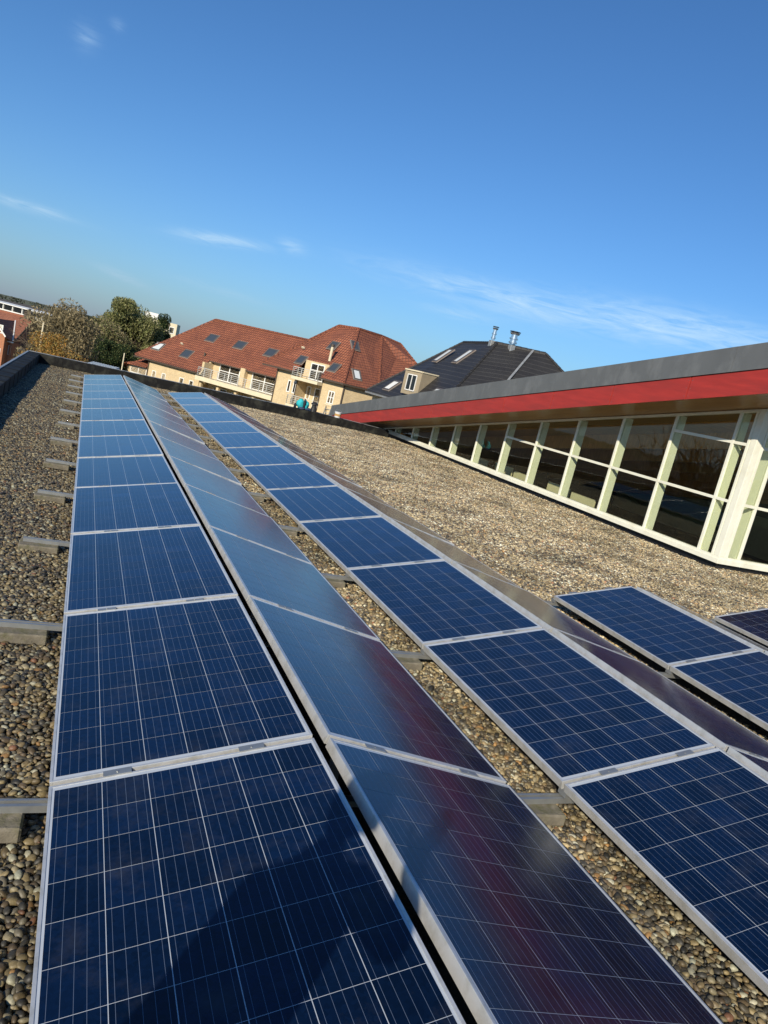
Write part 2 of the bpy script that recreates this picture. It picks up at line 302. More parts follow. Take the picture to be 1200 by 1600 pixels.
# parapets
def parapet(label, x0, x1, y0, y1, zt0, zt1, side):
    root = empty('roof_parapet', (x0, y0, 0)); tag(root, label, 'parapet')
    L = lambda x, y, z: (x-x0, y-y0, z)
    m = MB()
    if side == 'left':
        m.hexa([L(x0,y0,RZ),L(x1,y0,RZ),L(x1,y1,RZ),L(x0,y1,RZ)], [L(x0,y0,zt0),L(x1,y0,zt0-.01),L(x1,y1,zt1-.01),L(x0,y1,zt1)])
        m.build('upstand', M_bit, root, bevel=.012)
        MB().hexa([L(x0-.03,y0,-.10),L(x0-.003,y0,-.10),L(x0-.003,y1,-.10),L(x0-.03,y1,-.10)], [L(x0-.03,y0,zt0+.02),L(x0+.022,y0,zt0+.02),L(x0+.022,y1,zt1+.02),L(x0-.03,y1,zt1+.02)]).build('edge_trim', M_trim, root, bevel=.004)
        y = y0+.7
        lap = MB().box(0, x1-x0+.006, 0, .10, 0, .006).add([(x1-x0+.001,0,-.3),(x1-x0+.008,0,-.3),(x1-x0+.008,.10,-.3),(x1-x0+.001,.10,-.3),(x1-x0+.001,0,.004),(x1-x0+.008,0,.004),(x1-x0+.008,.10,.004),(x1-x0+.001,.10,.004)], [(0,3,2,1),(4,5,6,7),(0,1,5,4),(1,2,6,5),(2,3,7,6),(3,0,4,7)])
        src = None
        while y < y1-.2:
            z = zt0+(zt1-zt0)*(y-y0)/(y1-y0)
            if src is None: src = lap.build('membrane_lap', M_bit, root); o = src
            else: o = inst(src, 'membrane_lap', root)
            o.location = (0.0, y-y0, z-.004); o.rotation_euler = (0, R(random.uniform(-.1,.1)), R(random.uniform(-.6,.6))); y += random.uniform(.9, 1.1)
    else:
        m.hexa([L(x0,y0,RZ),L(x1,y0,RZ),L(x1,y1,RZ),L(x0,y1,RZ)], [L(x0,y0,zt0),L(x1,y0,zt1),L(x1,y1,zt1),L(x0,y1,zt0)])
        m.build('upstand', M_bit, root, bevel=.012)
        MB().hexa([L(x0,y1-.04,zt0-.1),L(x1,y1-.04,zt1-.1),L(x1,y1+.03,zt1-.1),L(x0,y1+.03,zt0-.1)], [L(x0,y1-.04,zt0+.012),L(x1,y1-.04,zt1+.012),L(x1,y1+.03,zt1+.012),L(x0,y1+.03,zt0+.012)]).build('edge_trim', M_trim, root, bevel=.004)
        lap = MB().box(0, .10, -.007, 0, -.33, .004).box(0, .10, -.007, y1-y0-.05, .0042, .010); src = None; x = x0+.9
        while x < x1-.3:
            z = zt0+(zt1-zt0)*(x-x0)/(x1-x0)
            if src is None: src = lap.build('membrane_lap', M_bit, root); o = src
            else: o = inst(src, 'membrane_lap', root)
            o.location = (x-x0, -.001, z-.003); o.rotation_euler = (0, R(random.uniform(-.5,.5)), 0); x += random.uniform(.9, 1.1)
    return root
random.seed(4)
parapet('low black bitumen parapet with pale outer edge along the left side of the roof', XL-.33, XL, Y0, Y1, .125, .125, 'left')
parapet('low black bitumen parapet across the far end of the roof below the yellow apartments', XL-.33, 8.0, Y1+.002, Y1+.36, .13, .185, 'far')
parapet('short black parapet at the far end, running under the red fascia', 8.002, 10.9, Y1+.002, Y1+.36, .185, .10, 'far')

# ================================================================== GRAVEL
ico = bmesh.new(); bmesh.ops.create_icosphere(ico, subdivisions=2, radius=1.0)
ICV = np.array([v.co[:] for v in ico.verts]); ICF = np.array([[v.index for v in f.verts] for f in ico.faces]); ico.free()
def scatter(rng, size, n, dmin, tries=40):
    """points kept apart from each other, wrapping round at the edges"""
    pts = np.zeros((0, 2))
    for _ in range(n*tries):
        q = rng.uniform(0, size, 2)
        if len(pts):
            d = np.abs(pts-q); d = np.minimum(d, size-d)
            if (d**2).sum(1).min() < dmin*dmin: continue
        pts = np.vstack([pts, q])
        if len(pts) >= n: break
    return pts
def pebble_mesh(name, rng, size):
    """a square of river pebbles in two layers, every one its own lumpy ellipsoid"""
    pal = np.array([(0.47,0.36,0.21),(0.36,0.265,0.155),(0.60,0.50,0.35),(0.24,0.17,0.11),(0.155,0.125,0.09),(0.10,0.09,0.08),(0.30,0.26,0.21),(0.50,0.28,0.12),(0.72,0.67,0.56),(0.36,0.17,0.10),(0.06,0.055,0.05)])
    wts = np.array([.15,.13,.14,.12,.15,.13,.08,.02,.07,.01,.07]); wts /= wts.sum()
    lo = scatter(rng, size, 330, .017); hi = scatter(rng, size, 300, .0205); sm = scatter(rng, size, 110, .02)
    items = [(p, rng.uniform(.010, .017), rng.uniform(-.016, -.008)) for p in lo]+[(p, rng.choice([rng.uniform(.0105, .016), rng.uniform(.014, .021)]), rng.uniform(-.007, .010)) for p in hi]+[(p, rng.uniform(.006, .009), rng.uniform(0, .008)) for p in sm]
    n = len(items); nv = len(ICV); V = np.zeros((n*nv, 3)); F = np.zeros((n*len(ICF), 3), int); Cc = np.zeros((n*nv, 4)); Cc[:, 3] = 1
    for i, (p, a, z) in enumerate(items):
        e = np.array([a*rng.uniform(1.0, 1.35), a*rng.uniform(.7, .95), a*rng.uniform(.45, .75)])
        lump = 1+.12*np.sin(ICV@rng.normal(0, 1.4, 3)+rng.uniform(0, 6))+.05*np.sin(ICV@rng.normal(0, 2.6, 3)+rng.uniform(0, 6))
        m = Euler((rng.normal(0, .3), rng.normal(0, .3), rng.uniform(0, 6.283))).to_matrix()
        c0 = 0
        V[i*nv:(i+1)*nv] = (ICV*lump[:, None]*e)@np.array(m).T+np.array([p[0], p[1], z]); F[i*len(ICF):(i+1)*len(ICF)] = ICF+i*nv
        c = pal[rng.choice(len(pal), p=wts)]*rng.uniform(.7, 1.25); Cc[i*nv:(i+1)*nv, :3] = np.clip(c*np.array([1.08, 1.10, 1.0]), 0, .85)
    me = bpy.data.meshes.new(name); me.vertices.add(len(V)); me.vertices.foreach_set('co', V.ravel())
    me.loops.add(F.size); me.loops.foreach_set('vertex_index', F.ravel()); me.polygons.add(len(F))
    me.polygons.foreach_set('loop_start', np.arange(0, F.size, 3)); me.polygons.foreach_set('loop_total', np.full(len(F), 3)); me.polygons.foreach_set('use_smooth', np.ones(len(F), bool))
    me.update(); ca = me.color_attributes.new('Col', 'FLOAT_COLOR', 'POINT'); ca.data.foreach_set('color', Cc.ravel())
    return me
def pebble_material():
    m = bpy.data.materials.new('river_pebble'); m.use_nodes = True; t = m.node_tree; b = t.nodes['Principled BSDF']
    at = nn(t, 'ShaderNodeAttribute'); at.attribute_name = 'Col'
    ge = nn(t, 'ShaderNodeNewGeometry'); n1 = nn(t, 'ShaderNodeTexNoise'); setin(n1, Scale=1.1, Detail=5.0, Roughness=0.6); t.links.new(ge.outputs['Position'], n1.inputs['Vector'])
    mr = nn(t, 'ShaderNodeMapRange'); setin(mr, From_Min=0.42, From_Max=0.66); t.links.new(n1.outputs['Fac'], mr.inputs['Value'])
    dirt_darken = nn(t, 'ShaderNodeMix', data_type='RGBA', blend_type='MULTIPLY'); t.links.new(at.outputs['Color'], dirt_darken.inputs['A']); dirt_darken.inputs['B'].default_value = (0.34, 0.34, 0.31, 1)
    # stones multiplied darker towards the left strip of the roof
    sp = nn(t, 'ShaderNodeSeparateXYZ'); t.links.new(ge.outputs['Position'], sp.inputs[0])
    mr2 = nn(t, 'ShaderNodeMapRange'); setin(mr2, From_Min=0.5, From_Max=4.0, To_Min=0.95, To_Max=0.0); t.links.new(sp.outputs[0], mr2.inputs['Value'])
    k = math_node(t, 'ADD', math_node(t, 'MULTIPLY', mr.outputs[0], 0.8), mr2.outputs[0], clamp=True)
    t.links.new(k, dirt_darken.inputs['Factor'])
    n2 = nn(t, 'ShaderNodeTexNoise'); setin(n2, Scale=90.0, Detail=4.0); t.links.new(ge.outputs['Position'], n2.inputs['Vector'])
    mr3 = nn(t, 'ShaderNodeMapRange'); setin(mr3, From_Min=0.3, From_Max=0.7, To_Min=0.75, To_Max=1.25); t.links.new(n2.outputs['Fac'], mr3.inputs['Value'])
    vs = nn(t, 'ShaderNodeVectorMath', operation='SCALE'); t.links.new(dirt_darken.outputs['Result'], vs.inputs[0]); t.links.new(mr3.outputs[0], vs.inputs['Scale'])
    t.links.new(vs.outputs[0], b.inputs['Base Color']); b.inputs['Roughness'].default_value = 0.55
    bp = nn(t, 'ShaderNodeBump'); setin(bp, Strength=0.35, Distance=0.003); t.links.new(n2.outputs['Fac'], bp.inputs['Height']); t.links.new(bp.outputs[0], b.inputs['Normal'])
    return m
M_peb = pebble_material()
rng = np.random.default_rng(11)
S = 0.42
patches = []
for i in range(4):
    me = pebble_mesh('pebble_patch', rng, S); me.materials.append(M_peb); patches.append(me)
# squares of the roof left open between and beside the panel rows
def open_area():
    cells = []
    def rect(x0, x1, y0, y1):
        nx = max(1, math.ceil((x1-x0)/S)); ny = max(1, math.ceil((y1-y0)/S))
        for i in range(nx):
            for j in range(ny): cells.append((x0+(x1-x0-S)*(i/max(1, nx-1)) if nx > 1 else (x0+x1-S)/2, y0+j*S))
    rect(XL, .30, -1.2, Y1)           # left strip
    rect(1.85, 2.50, -1.6, 20.6)      # valley between the two double rows
    rect(.30, 11.2, 20.2, Y1)         # far end
    rect(4.25, 4.86, -1.6, 3.4)       # beside the third row
    rect(6.35, 7.15, -1.6, 3.4)
    rect(4.25, 11.25, 3.2, 20.4)      # the wide open part
    rect(8.3, 14.5, 1.0, 7.0)
    return cells
CELLS = open_area()
def gravel_object():
    me = bpy.data.meshes.new('roof_gravel')
    pts = [(x+S/2, y+S/2, -.160+.008*math.sin(x*2.1+y*.9)+.006*math.sin(y*2.7-x)+rng.uniform(-.003, .003)) for x, y in CELLS]
    me.from_pydata(pts, [], []); o = bpy.data.objects.new('roof_gravel', me); C.objects.link(o)
    a = me.attributes.new('kind_of_patch', 'INT', 'POINT'); a.data.foreach_set('value', rng.integers(0, 4, len(pts)))
    r = me.attributes.new('turn', 'FLOAT', 'POINT'); r.data.foreach_set('value', rng.integers(0, 4, len(pts))*math.pi/2)
    ng = bpy.data.node_groups.new('lay_gravel', 'GeometryNodeTree')
    ng.interface.new_socket('Geometry', in_out='INPUT', socket_type='NodeSocketGeometry'); ng.interface.new_socket('Geometry', in_out='OUTPUT', socket_type='NodeSocketGeometry')
    gi = nn(ng, 'NodeGroupInput'); go = nn(ng, 'NodeGroupOutput'); ip = nn(ng, 'GeometryNodeInstanceOnPoints')
    ge = nn(ng, 'GeometryNodeGeometryToInstance')
    for me_ in patches[::-1]:
        # centre the patch so that it can be turned by quarter turns
        me_.transform(Matrix.Translation((-S/2, -S/2, 0)))
        ob = bpy.data.objects.new('pebble_patch', me_); oi = nn(ng, 'GeometryNodeObjectInfo'); oi.inputs['Object'].default_value = ob
        ng.links.new(oi.outputs['Geometry'], ge.inputs[0])
    na = nn(ng, 'GeometryNodeInputNamedAttribute', data_type='INT'); na.inputs['Name'].default_value = 'kind_of_patch'
    nb = nn(ng, 'GeometryNodeInputNamedAttribute', data_type='FLOAT'); nb.inputs['Name'].default_value = 'turn'
    cx = nn(ng, 'ShaderNodeCombineXYZ'); ng.links.new(nb.outputs[0], cx.inputs['Z'])
    ip.inputs['Pick Instance'].default_value = True
    ng.links.new(gi.outputs[0], ip.inputs['Points']); ng.links.new(ge.outputs[0], ip.inputs['Instance']); ng.links.new(na.outputs[0], ip.inputs['Instance Index']); ng.links.new(cx.outputs[0], ip.inputs['Rotation'])
    ng.links.new(ip.outputs[0], go.inputs[0])
    md = o.modifiers.new('lay_gravel', 'NODES'); md.node_group = ng
    return o
gravel = tag(gravel_object(), 'brown and cream river pebbles spread over the flat roof', 'gravel', kind='stuff')

# ================================================================== SOLAR PANELS
PL, PW, PITCHY, TILT = 1.65, 0.99, 1.67, R(12.7)
LIP, TH = 0.011, 0.044
def panel_frame_mesh():
    m = MB()
    def rail(x0, x1, y0, y1):
        m.box(x0, x1, y0, y1, -.006, 0)
    m.box(0, LIP, 0, PL, -TH, 0); m.box(PW-LIP, PW, 0, PL, -TH, 0)
    m.box(LIP, PW-LIP, 0, LIP, -TH, -.0002); m.box(LIP, PW-LIP, PL-LIP, PL, -TH, -.0002)
    m.box(LIP, .035, LIP, PL-LIP, -TH, -TH+.002); m.box(PW-.035, PW-LIP, LIP, PL-LIP, -TH, -TH+.002)
    return m
fr_src = panel_frame_mesh().build('frame', M_frame, bevel=.0012)
bs_src = MB().box(LIP+.0002, PW-LIP-.0002, LIP+.0002, PL-LIP-.0002, -.007, -.0022).build('backsheet', M_back)
CX, CY = .1560, .1568; PX, PY = .1588, .15905
def cell_quadmesh(centres, name):
    vs, fs, uvs = [], [], []
    for cx, cy in centres:
        o = len(vs); x0, x1, y0, y1 = cx-CX/2, cx+CX/2, cy-CY/2, cy+CY/2; h = .0005
        vs += [(x0,y0,0),(x1,y0,0),(x1,y1,0),(x0,y1,0),(x0,y0,h),(x1,y0,h),(x1,y1,h),(x0,y1,h)]
        fs += [tuple(i+o for i in q) for q in ((4,5,6,7),(0,1,5,4),(1,2,6,5),(2,3,7,6),(3,0,4,7))]
    me = bpy.data.meshes.new(name); me.from_pydata(vs, [], fs); me.materials.append(M_cell)
    uvl = me.uv_layers.new(name='UVMap')
    for p in me.polygons:
        for li in p.loop_indices:
            vi = me.loops[li].vertex_index; k = vi % 4
            uvl.data[li].uv = ((0, 1, 1, 0)[k], (0, 0, 1, 1)[k])
    return me
CENTRES = [(PW/2+(i-2.5)*PX, PL/2+(j-4.5)*PY) for j in range(10) for i in range(6)]
cell_me = cell_quadmesh([(0, 0)], 'solar_cell'); cells_me = cell_quadmesh(CENTRES, 'cell_array')
clamp_src = MB().box(-.05, .05, -.017, .017, .0005, .004).tube((0,0,.004),(0,0,.0065),.005,n=6).build('clamp', M_alu)
first_used = [False]
def solar_panel(row_x, k, side, label, group, detail, ridge_z=0.0):
    """side +1 rises to the right from its low left edge, -1 falls to the right from the ridge"""
    y = k*PITCHY + .01
    if side > 0: loc, rot = (row_x, y, 0.0), (0, -TILT, 0)
    else: loc, rot = (row_x, y, PW*math.sin(TILT)+.004), (0, TILT, 0)
    j = random.uniform(-1, 1)
    root = empty('solar_panel', loc, (R(random.uniform(-.15,.15)), rot[1]+R((.25 if side > 0 else .5)*j), R(random.uniform(-.05,.05))))
    tag(root, label, 'solar panel', group)
    if not first_used[0]: fr_src.parent = root; bs_src.parent = root; first_used[0] = True
    else: inst(fr_src, 'frame', root); inst(bs_src, 'backsheet', root)
    if detail:
        for cx, cy in CENTRES:
            o = bpy.data.objects.new('solar_cell', cell_me); C.objects.link(o); o.parent = root; o.location = (cx, cy, -.0020)
    else:
        o = bpy.data.objects.new('solar_cells', cells_me); C.objects.link(o); o.parent = root; o.location = (0, 0, -.0020); o['kind'] = 'stuff'
    if k < 6:
        for fx in (.27, .74):
            if clamp_src.parent is None: clamp_src.parent = root; c = clamp_src
            else: c = inst(clamp_src, 'clamp', root)
            c.location = (PW*fx+random.uniform(-.04, .04), PL+.01, 0)
    return root
ROWS = [(0.004, +1, 'the leftmost row, tilted left'),
        (1.040, -1, 'the second row from the left, mirroring sky'),
        (2.333, +1, 'the third row from the left'),
        (3.385, -1, 'the fourth row, seen edge-on')]
random.seed(7)
for rx, s, desc in ROWS:
    grp = 'solar panels laid in long rows on the roof'
    for k in range(-1, 12):
        solar_panel(rx, k, s, f'{ORD[k+1]} panel from the front, {desc}', grp, k <= 2)
for rx, s, ks, nm in ((4.666, 1, (1, 0, -1), 'the short blue row at the right'), (5.718, -1, (1, 0, -1), 'the row hidden behind the short blue row'),
                  (6.999, 1, (1, 0), 'the rightmost row, cut by the right edge')):
    for i, k in enumerate(ks):
        solar_panel(rx, k, s, f'{ORD[i]} panel from the far end, {nm}', 'solar panels laid in long rows on the roof', s > 0)

# mounting rails across the rows and the concrete blocks that weigh them down
def rail_thing(y, x0, x1, label, feet):
    root = empty('mounting_rail', (x0, y, -.1)); L = x1-x0
    tag(root, label, 'mounting rail', 'aluminium rails under the panel rows')
    MB().box(0, L, -.024, -.008, 0, .028).box(0, L, .010, .022, 0, .028).box(0, L, -.008, .010, .0, .004).build('base_bar', M_alu, root)
    src = None
    for x, s in feet:      # low bracket and tall prop of each half row
        h = .19
        hi = x+s*.92 - x0; lo = x+s*.04 - x0
        MB().bar((lo, 0, .034), (hi, 0, .034+.155), .03, .02).build('sloping_bar', M_alu, root)
        MB().box(hi-.02, hi+.02, -.02, .02, .034, .205).build('prop', M_alu, root)
        MB().add([(lo-.03,-.03,.032),(lo+.05,-.03,.032),(lo+.02,-.03,.062),(lo-.03,-.03,.062),(lo-.03,.03,.032),(lo+.05,.03,.032),(lo+.02,.03,.062),(lo-.03,.03,.062)],
                 [(0,1,2,3),(7,6,5,4),(0,4,5,1),(1,5,6,2),(2,6,7,3),(3,7,4,0)]).build('bracket', M_alu, root)
    return root
block_src = MB().box(-.14, .14, -.095, .095, -.06, 0).build('concrete_block', M_conc, link=False)
block_src.modifiers.new('bevel', 'BEVEL').width = .008
def block(x, y, label, group, z=-.101, r=0):
    o = block_src.copy(); C.objects.link(o); o.location = (x, y, z); o.rotation_euler = (0, R(random.uniform(-1.5, 1.5)), R(random.uniform(-3, 3)))
    return tag(o, label, 'concrete block', group)
random.seed(9)
for k in range(0, 13):
    y = k*PITCHY
    feet = [(0, 1), (2.018, -1), (2.333, 1), (4.351, -1)]; x1 = 4.42
    if k <= 2: feet += [(4.666, 1), (6.68, -1)]; x1 = 6.76
    if k <= 1: feet += [(6.999, 1)]; x1 = 7.98
    if k == 2: feet += [(6.999, 1)]; x1 = 7.98
    seam = f'aluminium mounting rail sticking out left below the {ORD[k]} panel joint from the front' if k < 12 else 'aluminium mounting rail sticking out left at the far end of the panel rows'
    rail_thing(y, -.33+random.uniform(-.03, .03), x1, seam, feet)
    pos = f'under the {ORD[k]} rail from the front' if k < 12 else 'under the farthest rail by the far parapet'
    block(-.20, y-.015, 'mossy concrete block at the left end, '+pos, 'ballast blocks left of the panels')
    block(2.175, y-.015, 'concrete block in the gravel valley, '+pos, 'ballast blocks in the valley', r=0)
    if k <= 2:
        block(4.51, y-.01, 'concrete block right of the fourth row, '+pos, 'ballast blocks beside the short rows')

# ================================================================== THE GLAZED HALL
XF, YC = 11.30, 7.21           # west front plane and the corner
def zs(y): return 4.115-.1643*y
def hall():
    root = empty('glazed_hall', (XF, YC, 0)); tag(root, 'low hall with a white framed glass front, red fascia and grey metal roof edge', 'building')
    P = lambda n, m, mb, par=root, **kw: _shift(mb).build(n, m, par, **kw)
    def _shift(mb):
        mb.v = [(x-XF, y-YC, z) for x, y, z in mb.v]; return mb
    # plinth and sill
    P('plinth', M_mem, MB().box(XF+.07, XF+.3, YC+.06, 25.5, GZ, -.055).box(XF+.3, 26, YC+.06, YC+.3, GZ, -.055))
    sill = P('sill', M_cream, MB().box(XF-.035, XF+.10, YC-.035, 24.1, -.052, .035).box(XF+.10, 26, YC-.035, YC+.10, -.052, .035), bevel=.004)
    P('sill_step', M_cream, MB().box(XF-.012, XF+.10, YC-.012, 24.05, .0352, .085).box(XF+.10, 26, YC-.012, YC+.10, .0352, .085), bevel=.003)
    # upright bars, each with its deep inner post
    ys = [7.74+1.563*i for i in range(11)]
    for y in ys:
        h = zs(y)
        if h < .25: continue
        P('mullion', M_cream, MB().hexa([(XF,y-.03,.085),(XF+.05,y-.03,.085),(XF+.05,y+.03,.085),(XF,y+.03,.085)], [(XF,y-.03,zs(y-.03)-.05),(XF+.05,y-.03,zs(y-.03)-.05),(XF+.05,y+.03,zs(y+.03)-.05),(XF,y+.03,zs(y+.03)-.05)]), bevel=.003)
        P('inner_post', M_post, MB().hexa([(XF+.075,y-.028,.0),(XF+.25,y-.028,.0),(XF+.25,y+.028,.0),(XF+.075,y+.028,.0)], [(XF+.075,y-.028,zs(y)-.03),(XF+.25,y-.028,zs(y)-.03),(XF+.25,y+.028,zs(y)-.03),(XF+.075,y+.028,zs(y)-.03)]))
    # head bar along the sloping soffit
    P('head_bar', M_cream, MB().hexa([(XF-.004,YC-.004,zs(YC)-.055),(XF+.06,YC-.004,zs(YC)-.055),(XF+.06,24.6,zs(24.6)-.055),(XF-.004,24.6,zs(24.6)-.055)], [(XF-.004,YC-.004,zs(YC)-.002),(XF+.06,YC-.004,zs(YC)-.002),(XF+.06,24.6,zs(24.6)-.002),(XF-.004,24.6,zs(24.6)-.002)]))
    P('head_bar', M_cream, MB().box(XF+.061, 26, YC-.004, YC+.06, zs(YC)-.065, zs(YC)-.012))
    T1, T2 = 1.125, 2.225
    def seg(y0, y1, z):           # transom from mullion to mullion
        P('transom', M_cream, MB().box(XF+.003, XF+.05, y0+.031, y1-.031, z-.028, z+.028), bevel=.002)
    bays = [(YC+.17, ys[0])]+[(ys[i], ys[i+1]) for i in range(len(ys)-1)]
    for i, (a, c) in enumerate(bays):
        lv = [.085]
        if i <= 5: seg(a-(.0 if i else .031), c, T1); lv.append(T1)
        if i <= 1: seg(a-(.0 if i else .031), c, T2); lv.append(T2)
        for j, z0 in enumerate(lv):
            top = lv[j+1] if j+1 < len(lv) else None
            za, zc = (top, top) if top else (zs(a)-.05, zs(c)-.05)
            if zc < z0+.02: zc = z0+.02
            if za < z0+.03: continue
            P('window_pane', M_glass, MB().hexa([(XF+.028,a,z0),(XF+.036,a,z0),(XF+.036,c,z0),(XF+.028,c,z0)], [(XF+.028,a,za),(XF+.036,a,za),(XF+.036,c,zc),(XF+.028,c,zc)]))
    # corner column, two broad lacquered faces with reveals
    zt = zs(YC)-.06
    P('corner_column', M_cream, MB().box(XF-.002, XF+.16, YC-.002, YC+.13, .086, zt), bevel=.006)
    P('column_reveal', M_cream, MB().box(XF+.012, XF+.06, YC+.132, YC+.152, .086, zt+.0).box(XF+.162, XF+.182, YC+.012, YC+.06, .086, zt))
    P('column_frame', M_cream, MB().box(XF-.001, XF+.05, YC+.154, YC+.20, .086, zt).box(XF+.184, XF+.235, YC+.0, YC+.05, .086, zt))
    # short front that turns the corner
    xs = [XF+.235, XF+.55, XF+2.1, XF+3.66, XF+5.2, XF+6.8]
    for x in xs[1:]:
        P('mullion', M_cream, MB().box(x-.03, x+.03, YC, YC+.05, .086, zt), bevel=.003)
        P('inner_post', M_post, MB().box(x-.028, x+.028, YC+.075, YC+.25, 0, zt))
    for a, c in zip(xs[:-1], xs[1:]):
        for z in (T1, T2): P('transom', M_cream, MB().box(a+.031*(a>xs[0]), c-.031, YC+.003, YC+.05, z-.028, z+.028))
        for z0, z1 in ((.086, T1-.028), (T1+.028, T2-.028), (T2+.028, zt)):
            P('window_pane', M_glass, MB().box(a, c, YC+.028, YC+.036, z0, z1))
    # overhanging roof: soffit, red boards, metal edge
    XO, YS, YN = 10.27, 4.6, 28.45
    zr = lambda y: zs(y)+.012
    sof = []
    y = YS
    while y < YN-.1:
        y2 = min(y+2.08, YN)
        P('soffit_panel', M_soffit, MB().hexa([(XO+.03,y+.004,zr(y)),(XF+.9,y+.004,zr(y)),(XF+.9,y2-.004,zr(y2)),(XO+.03,y2-.004,zr(y2))], [(XO+.03,y+.004,zr(y)+.02),(XF+.9,y+.004,zr(y)+.02),(XF+.9,y2-.004,zr(y2)+.02),(XO+.03,y2-.004,zr(y2)+.02)])); y = y2
    P('soffit_panel', M_soffit, MB().hexa([(XF+.91,YS,zr(YS)),(26,YS,zr(YS)),(26,YC+.1,zr(YC+.1)),(XF+.91,YC+.1,zr(YC+.1))], [(XF+.91,YS,zr(YS)+.02),(26,YS,zr(YS)+.02),(26,YC+.1,zr(YC+.1)+.02),(XF+.91,YC+.1,zr(YC+.1)+.02)]))
    P('soffit_core', M_dark, MB().hexa([(XO+.03,YS,zr(YS)+.022),(26,YS,zr(YS)+.022),(26,YN-.05,zr(YN)+.022),(XO+.03,YN-.05,zr(YN)+.022)], [(XO+.03,YS,zr(YS)+.6),(26,YS,zr(YS)+.6),(26,YN-.05,zr(YN)+.6),(XO+.03,YN-.05,zr(YN)+.6)]))
    joints = [12.33-2.08*i for i in range(3, -8, -1)]; joints = [YS]+[j for j in joints if YS+.3 < j < YN-.5]+[YN]
    for a, c in zip(joints[:-1], joints[1:]):
        lo = lambda y, d=0: zs(y)+.012+d
        P('red_board', M_red, MB().hexa([(XO,a+.01,lo(a)-.006),(XO+.022,a+.01,lo(a)-.006),(XO+.022,c-.01,lo(c)-.006),(XO,c-.01,lo(c)-.006)], [(XO,a+.01,lo(a)+.43),(XO+.022,a+.01,lo(a)+.43),(XO+.022,c-.01,lo(c)+.43),(XO,c-.01,lo(c)+.43)]), bevel=.002)
    src = None
    for a in joints[1:-1]:
        for dz in (.06, .21, .36):
            for dy in (-.05, .05):
                mb = MB().tube((-.003, 0, 0), (.002, 0, 0), .007, n=6)
                if src is None: src = mb.build('screw', M_zinc, root); o = src
                else: o = inst(src, 'screw', root)
                o.location = (XO-XF, a+dy-YC, zs(a)+.012+dz)
    P('red_board', M_red, MB().box(XO, 26, YS-.024, YS-.003, zr(YS)-.006, zr(YS)+.43))
    j2 = [YS-.03]+[y for y in np.arange(7.3, YN-1, 1.98)]+[YN+.03]
    for a, c in zip(j2[:-1], j2[1:]):
        lo = lambda y: zs(y)+.012
        q = MB().hexa([(XO-.028,a+.003,lo(a)+.432),(XO-.012,a+.003,lo(a)+.432),(XO-.012,c-.003,lo(c)+.432),(XO-.028,c-.003,lo(c)+.432)], [(XO-.028,a+.003,lo(a)+.885),(XO-.012,a+.003,lo(a)+.885),(XO-.012,c-.003,lo(c)+.885),(XO-.028,c-.003,lo(c)+.885)])
        q.hexa([(XO-.012,a+.003,lo(a)+.873),(XO+.35,a+.003,lo(a)+.873),(XO+.35,c-.003,lo(c)+.873),(XO-.012,c-.003,lo(c)+.873)], [(XO-.012,a+.003,lo(a)+.885),(XO+.35,a+.003,lo(a)+.885),(XO+.35,c-.003,lo(c)+.885),(XO-.012,c-.003,lo(c)+.885)])
        P('metal_edge', M_zinc, q)
    P('metal_edge', M_zinc, MB().box(XO-.012, 26, YS-.05, YS-.026, zr(YS)+.432, zr(YS)+.885))
    P('roof_sheet', M_zinc, MB().hexa([(XO+.0,YS,zr(YS)+.6),(26,YS,zr(YS)+.6),(26,YN,zr(YN)+.6),(XO+.0,YN,zr(YN)+.6)], [(XO,YS,zr(YS)+.84),(26,YS,zr(YS)+.84),(26,YN,zr(YN)+.84),(XO,YN,zr(YN)+.84)]))
    # inside of the hall
    FL = -3.6
    P('hall_floor', M_floor, MB().box(XF+.3, 25.8, YC+.3, 27, FL-.1, FL))
    P('end_wall', M_dark, MB().box(25.8, 26, YC+.3, 27, FL, 2.95).box(XF+.3, 25.8, 27, 27.2, FL-.4, zs(27)))
    P('timber_ceiling', M_ceil, MB().hexa([(XF+.95,YC+.35,zr(YC)-.07),(25.8,YC+.35,zr(YC)-.07),(25.8,26.9,zr(26.9)-.01),(XF+.95,26.9,zr(26.9)-.01)], [(XF+.95,YC+.35,zr(YC)-.05),(25.8,YC+.35,zr(YC)-.05),(25.8,26.9,zr(26.9)+.008),(XF+.95,26.9,zr(26.9)+.008)]))
    src = None
    for i in range(7):
        x = XF+2.0+i*1.95
        mb = MB().hexa([(x,YC+.4,zs(YC)-.45),(x+.14,YC+.4,zs(YC)-.45),(x+.14,26.5,zs(26.5)-.45),(x,26.5,zs(26.5)-.45)], [(x,YC+.4,zs(YC)-.07),(x+.14,YC+.4,zs(YC)-.07),(x+.14,26.5,zs(26.5)-.01),(x,26.5,zs(26.5)-.01)])
        P('roof_beam', M_ceil, mb)
    P('wall_panelling', mat('blond_panelling', (0.42, 0.36, 0.22), 0.6, var=0.1), MB().box(25.72, 25.79, YC+.5, 26.8, -1.4, .2))
    for i, y0 in enumerate((12.6, 13.75, 15.6, 16.75, 18.3)):  # boxes added near the glass to catch sun, standing in for the lit far wall
        P('lit_wall_stand_in', M_slab, MB().box(XF+1.3, XF+1.36, y0, y0+1.0, -.75, .12+.05*(i % 2)))
    P('sports_mat', mat('blue_mat', (0.02, 0.05, 0.12), 0.5), MB().box(XF+4, XF+9, 9, 16, FL, FL+.5))
    return root
hall()

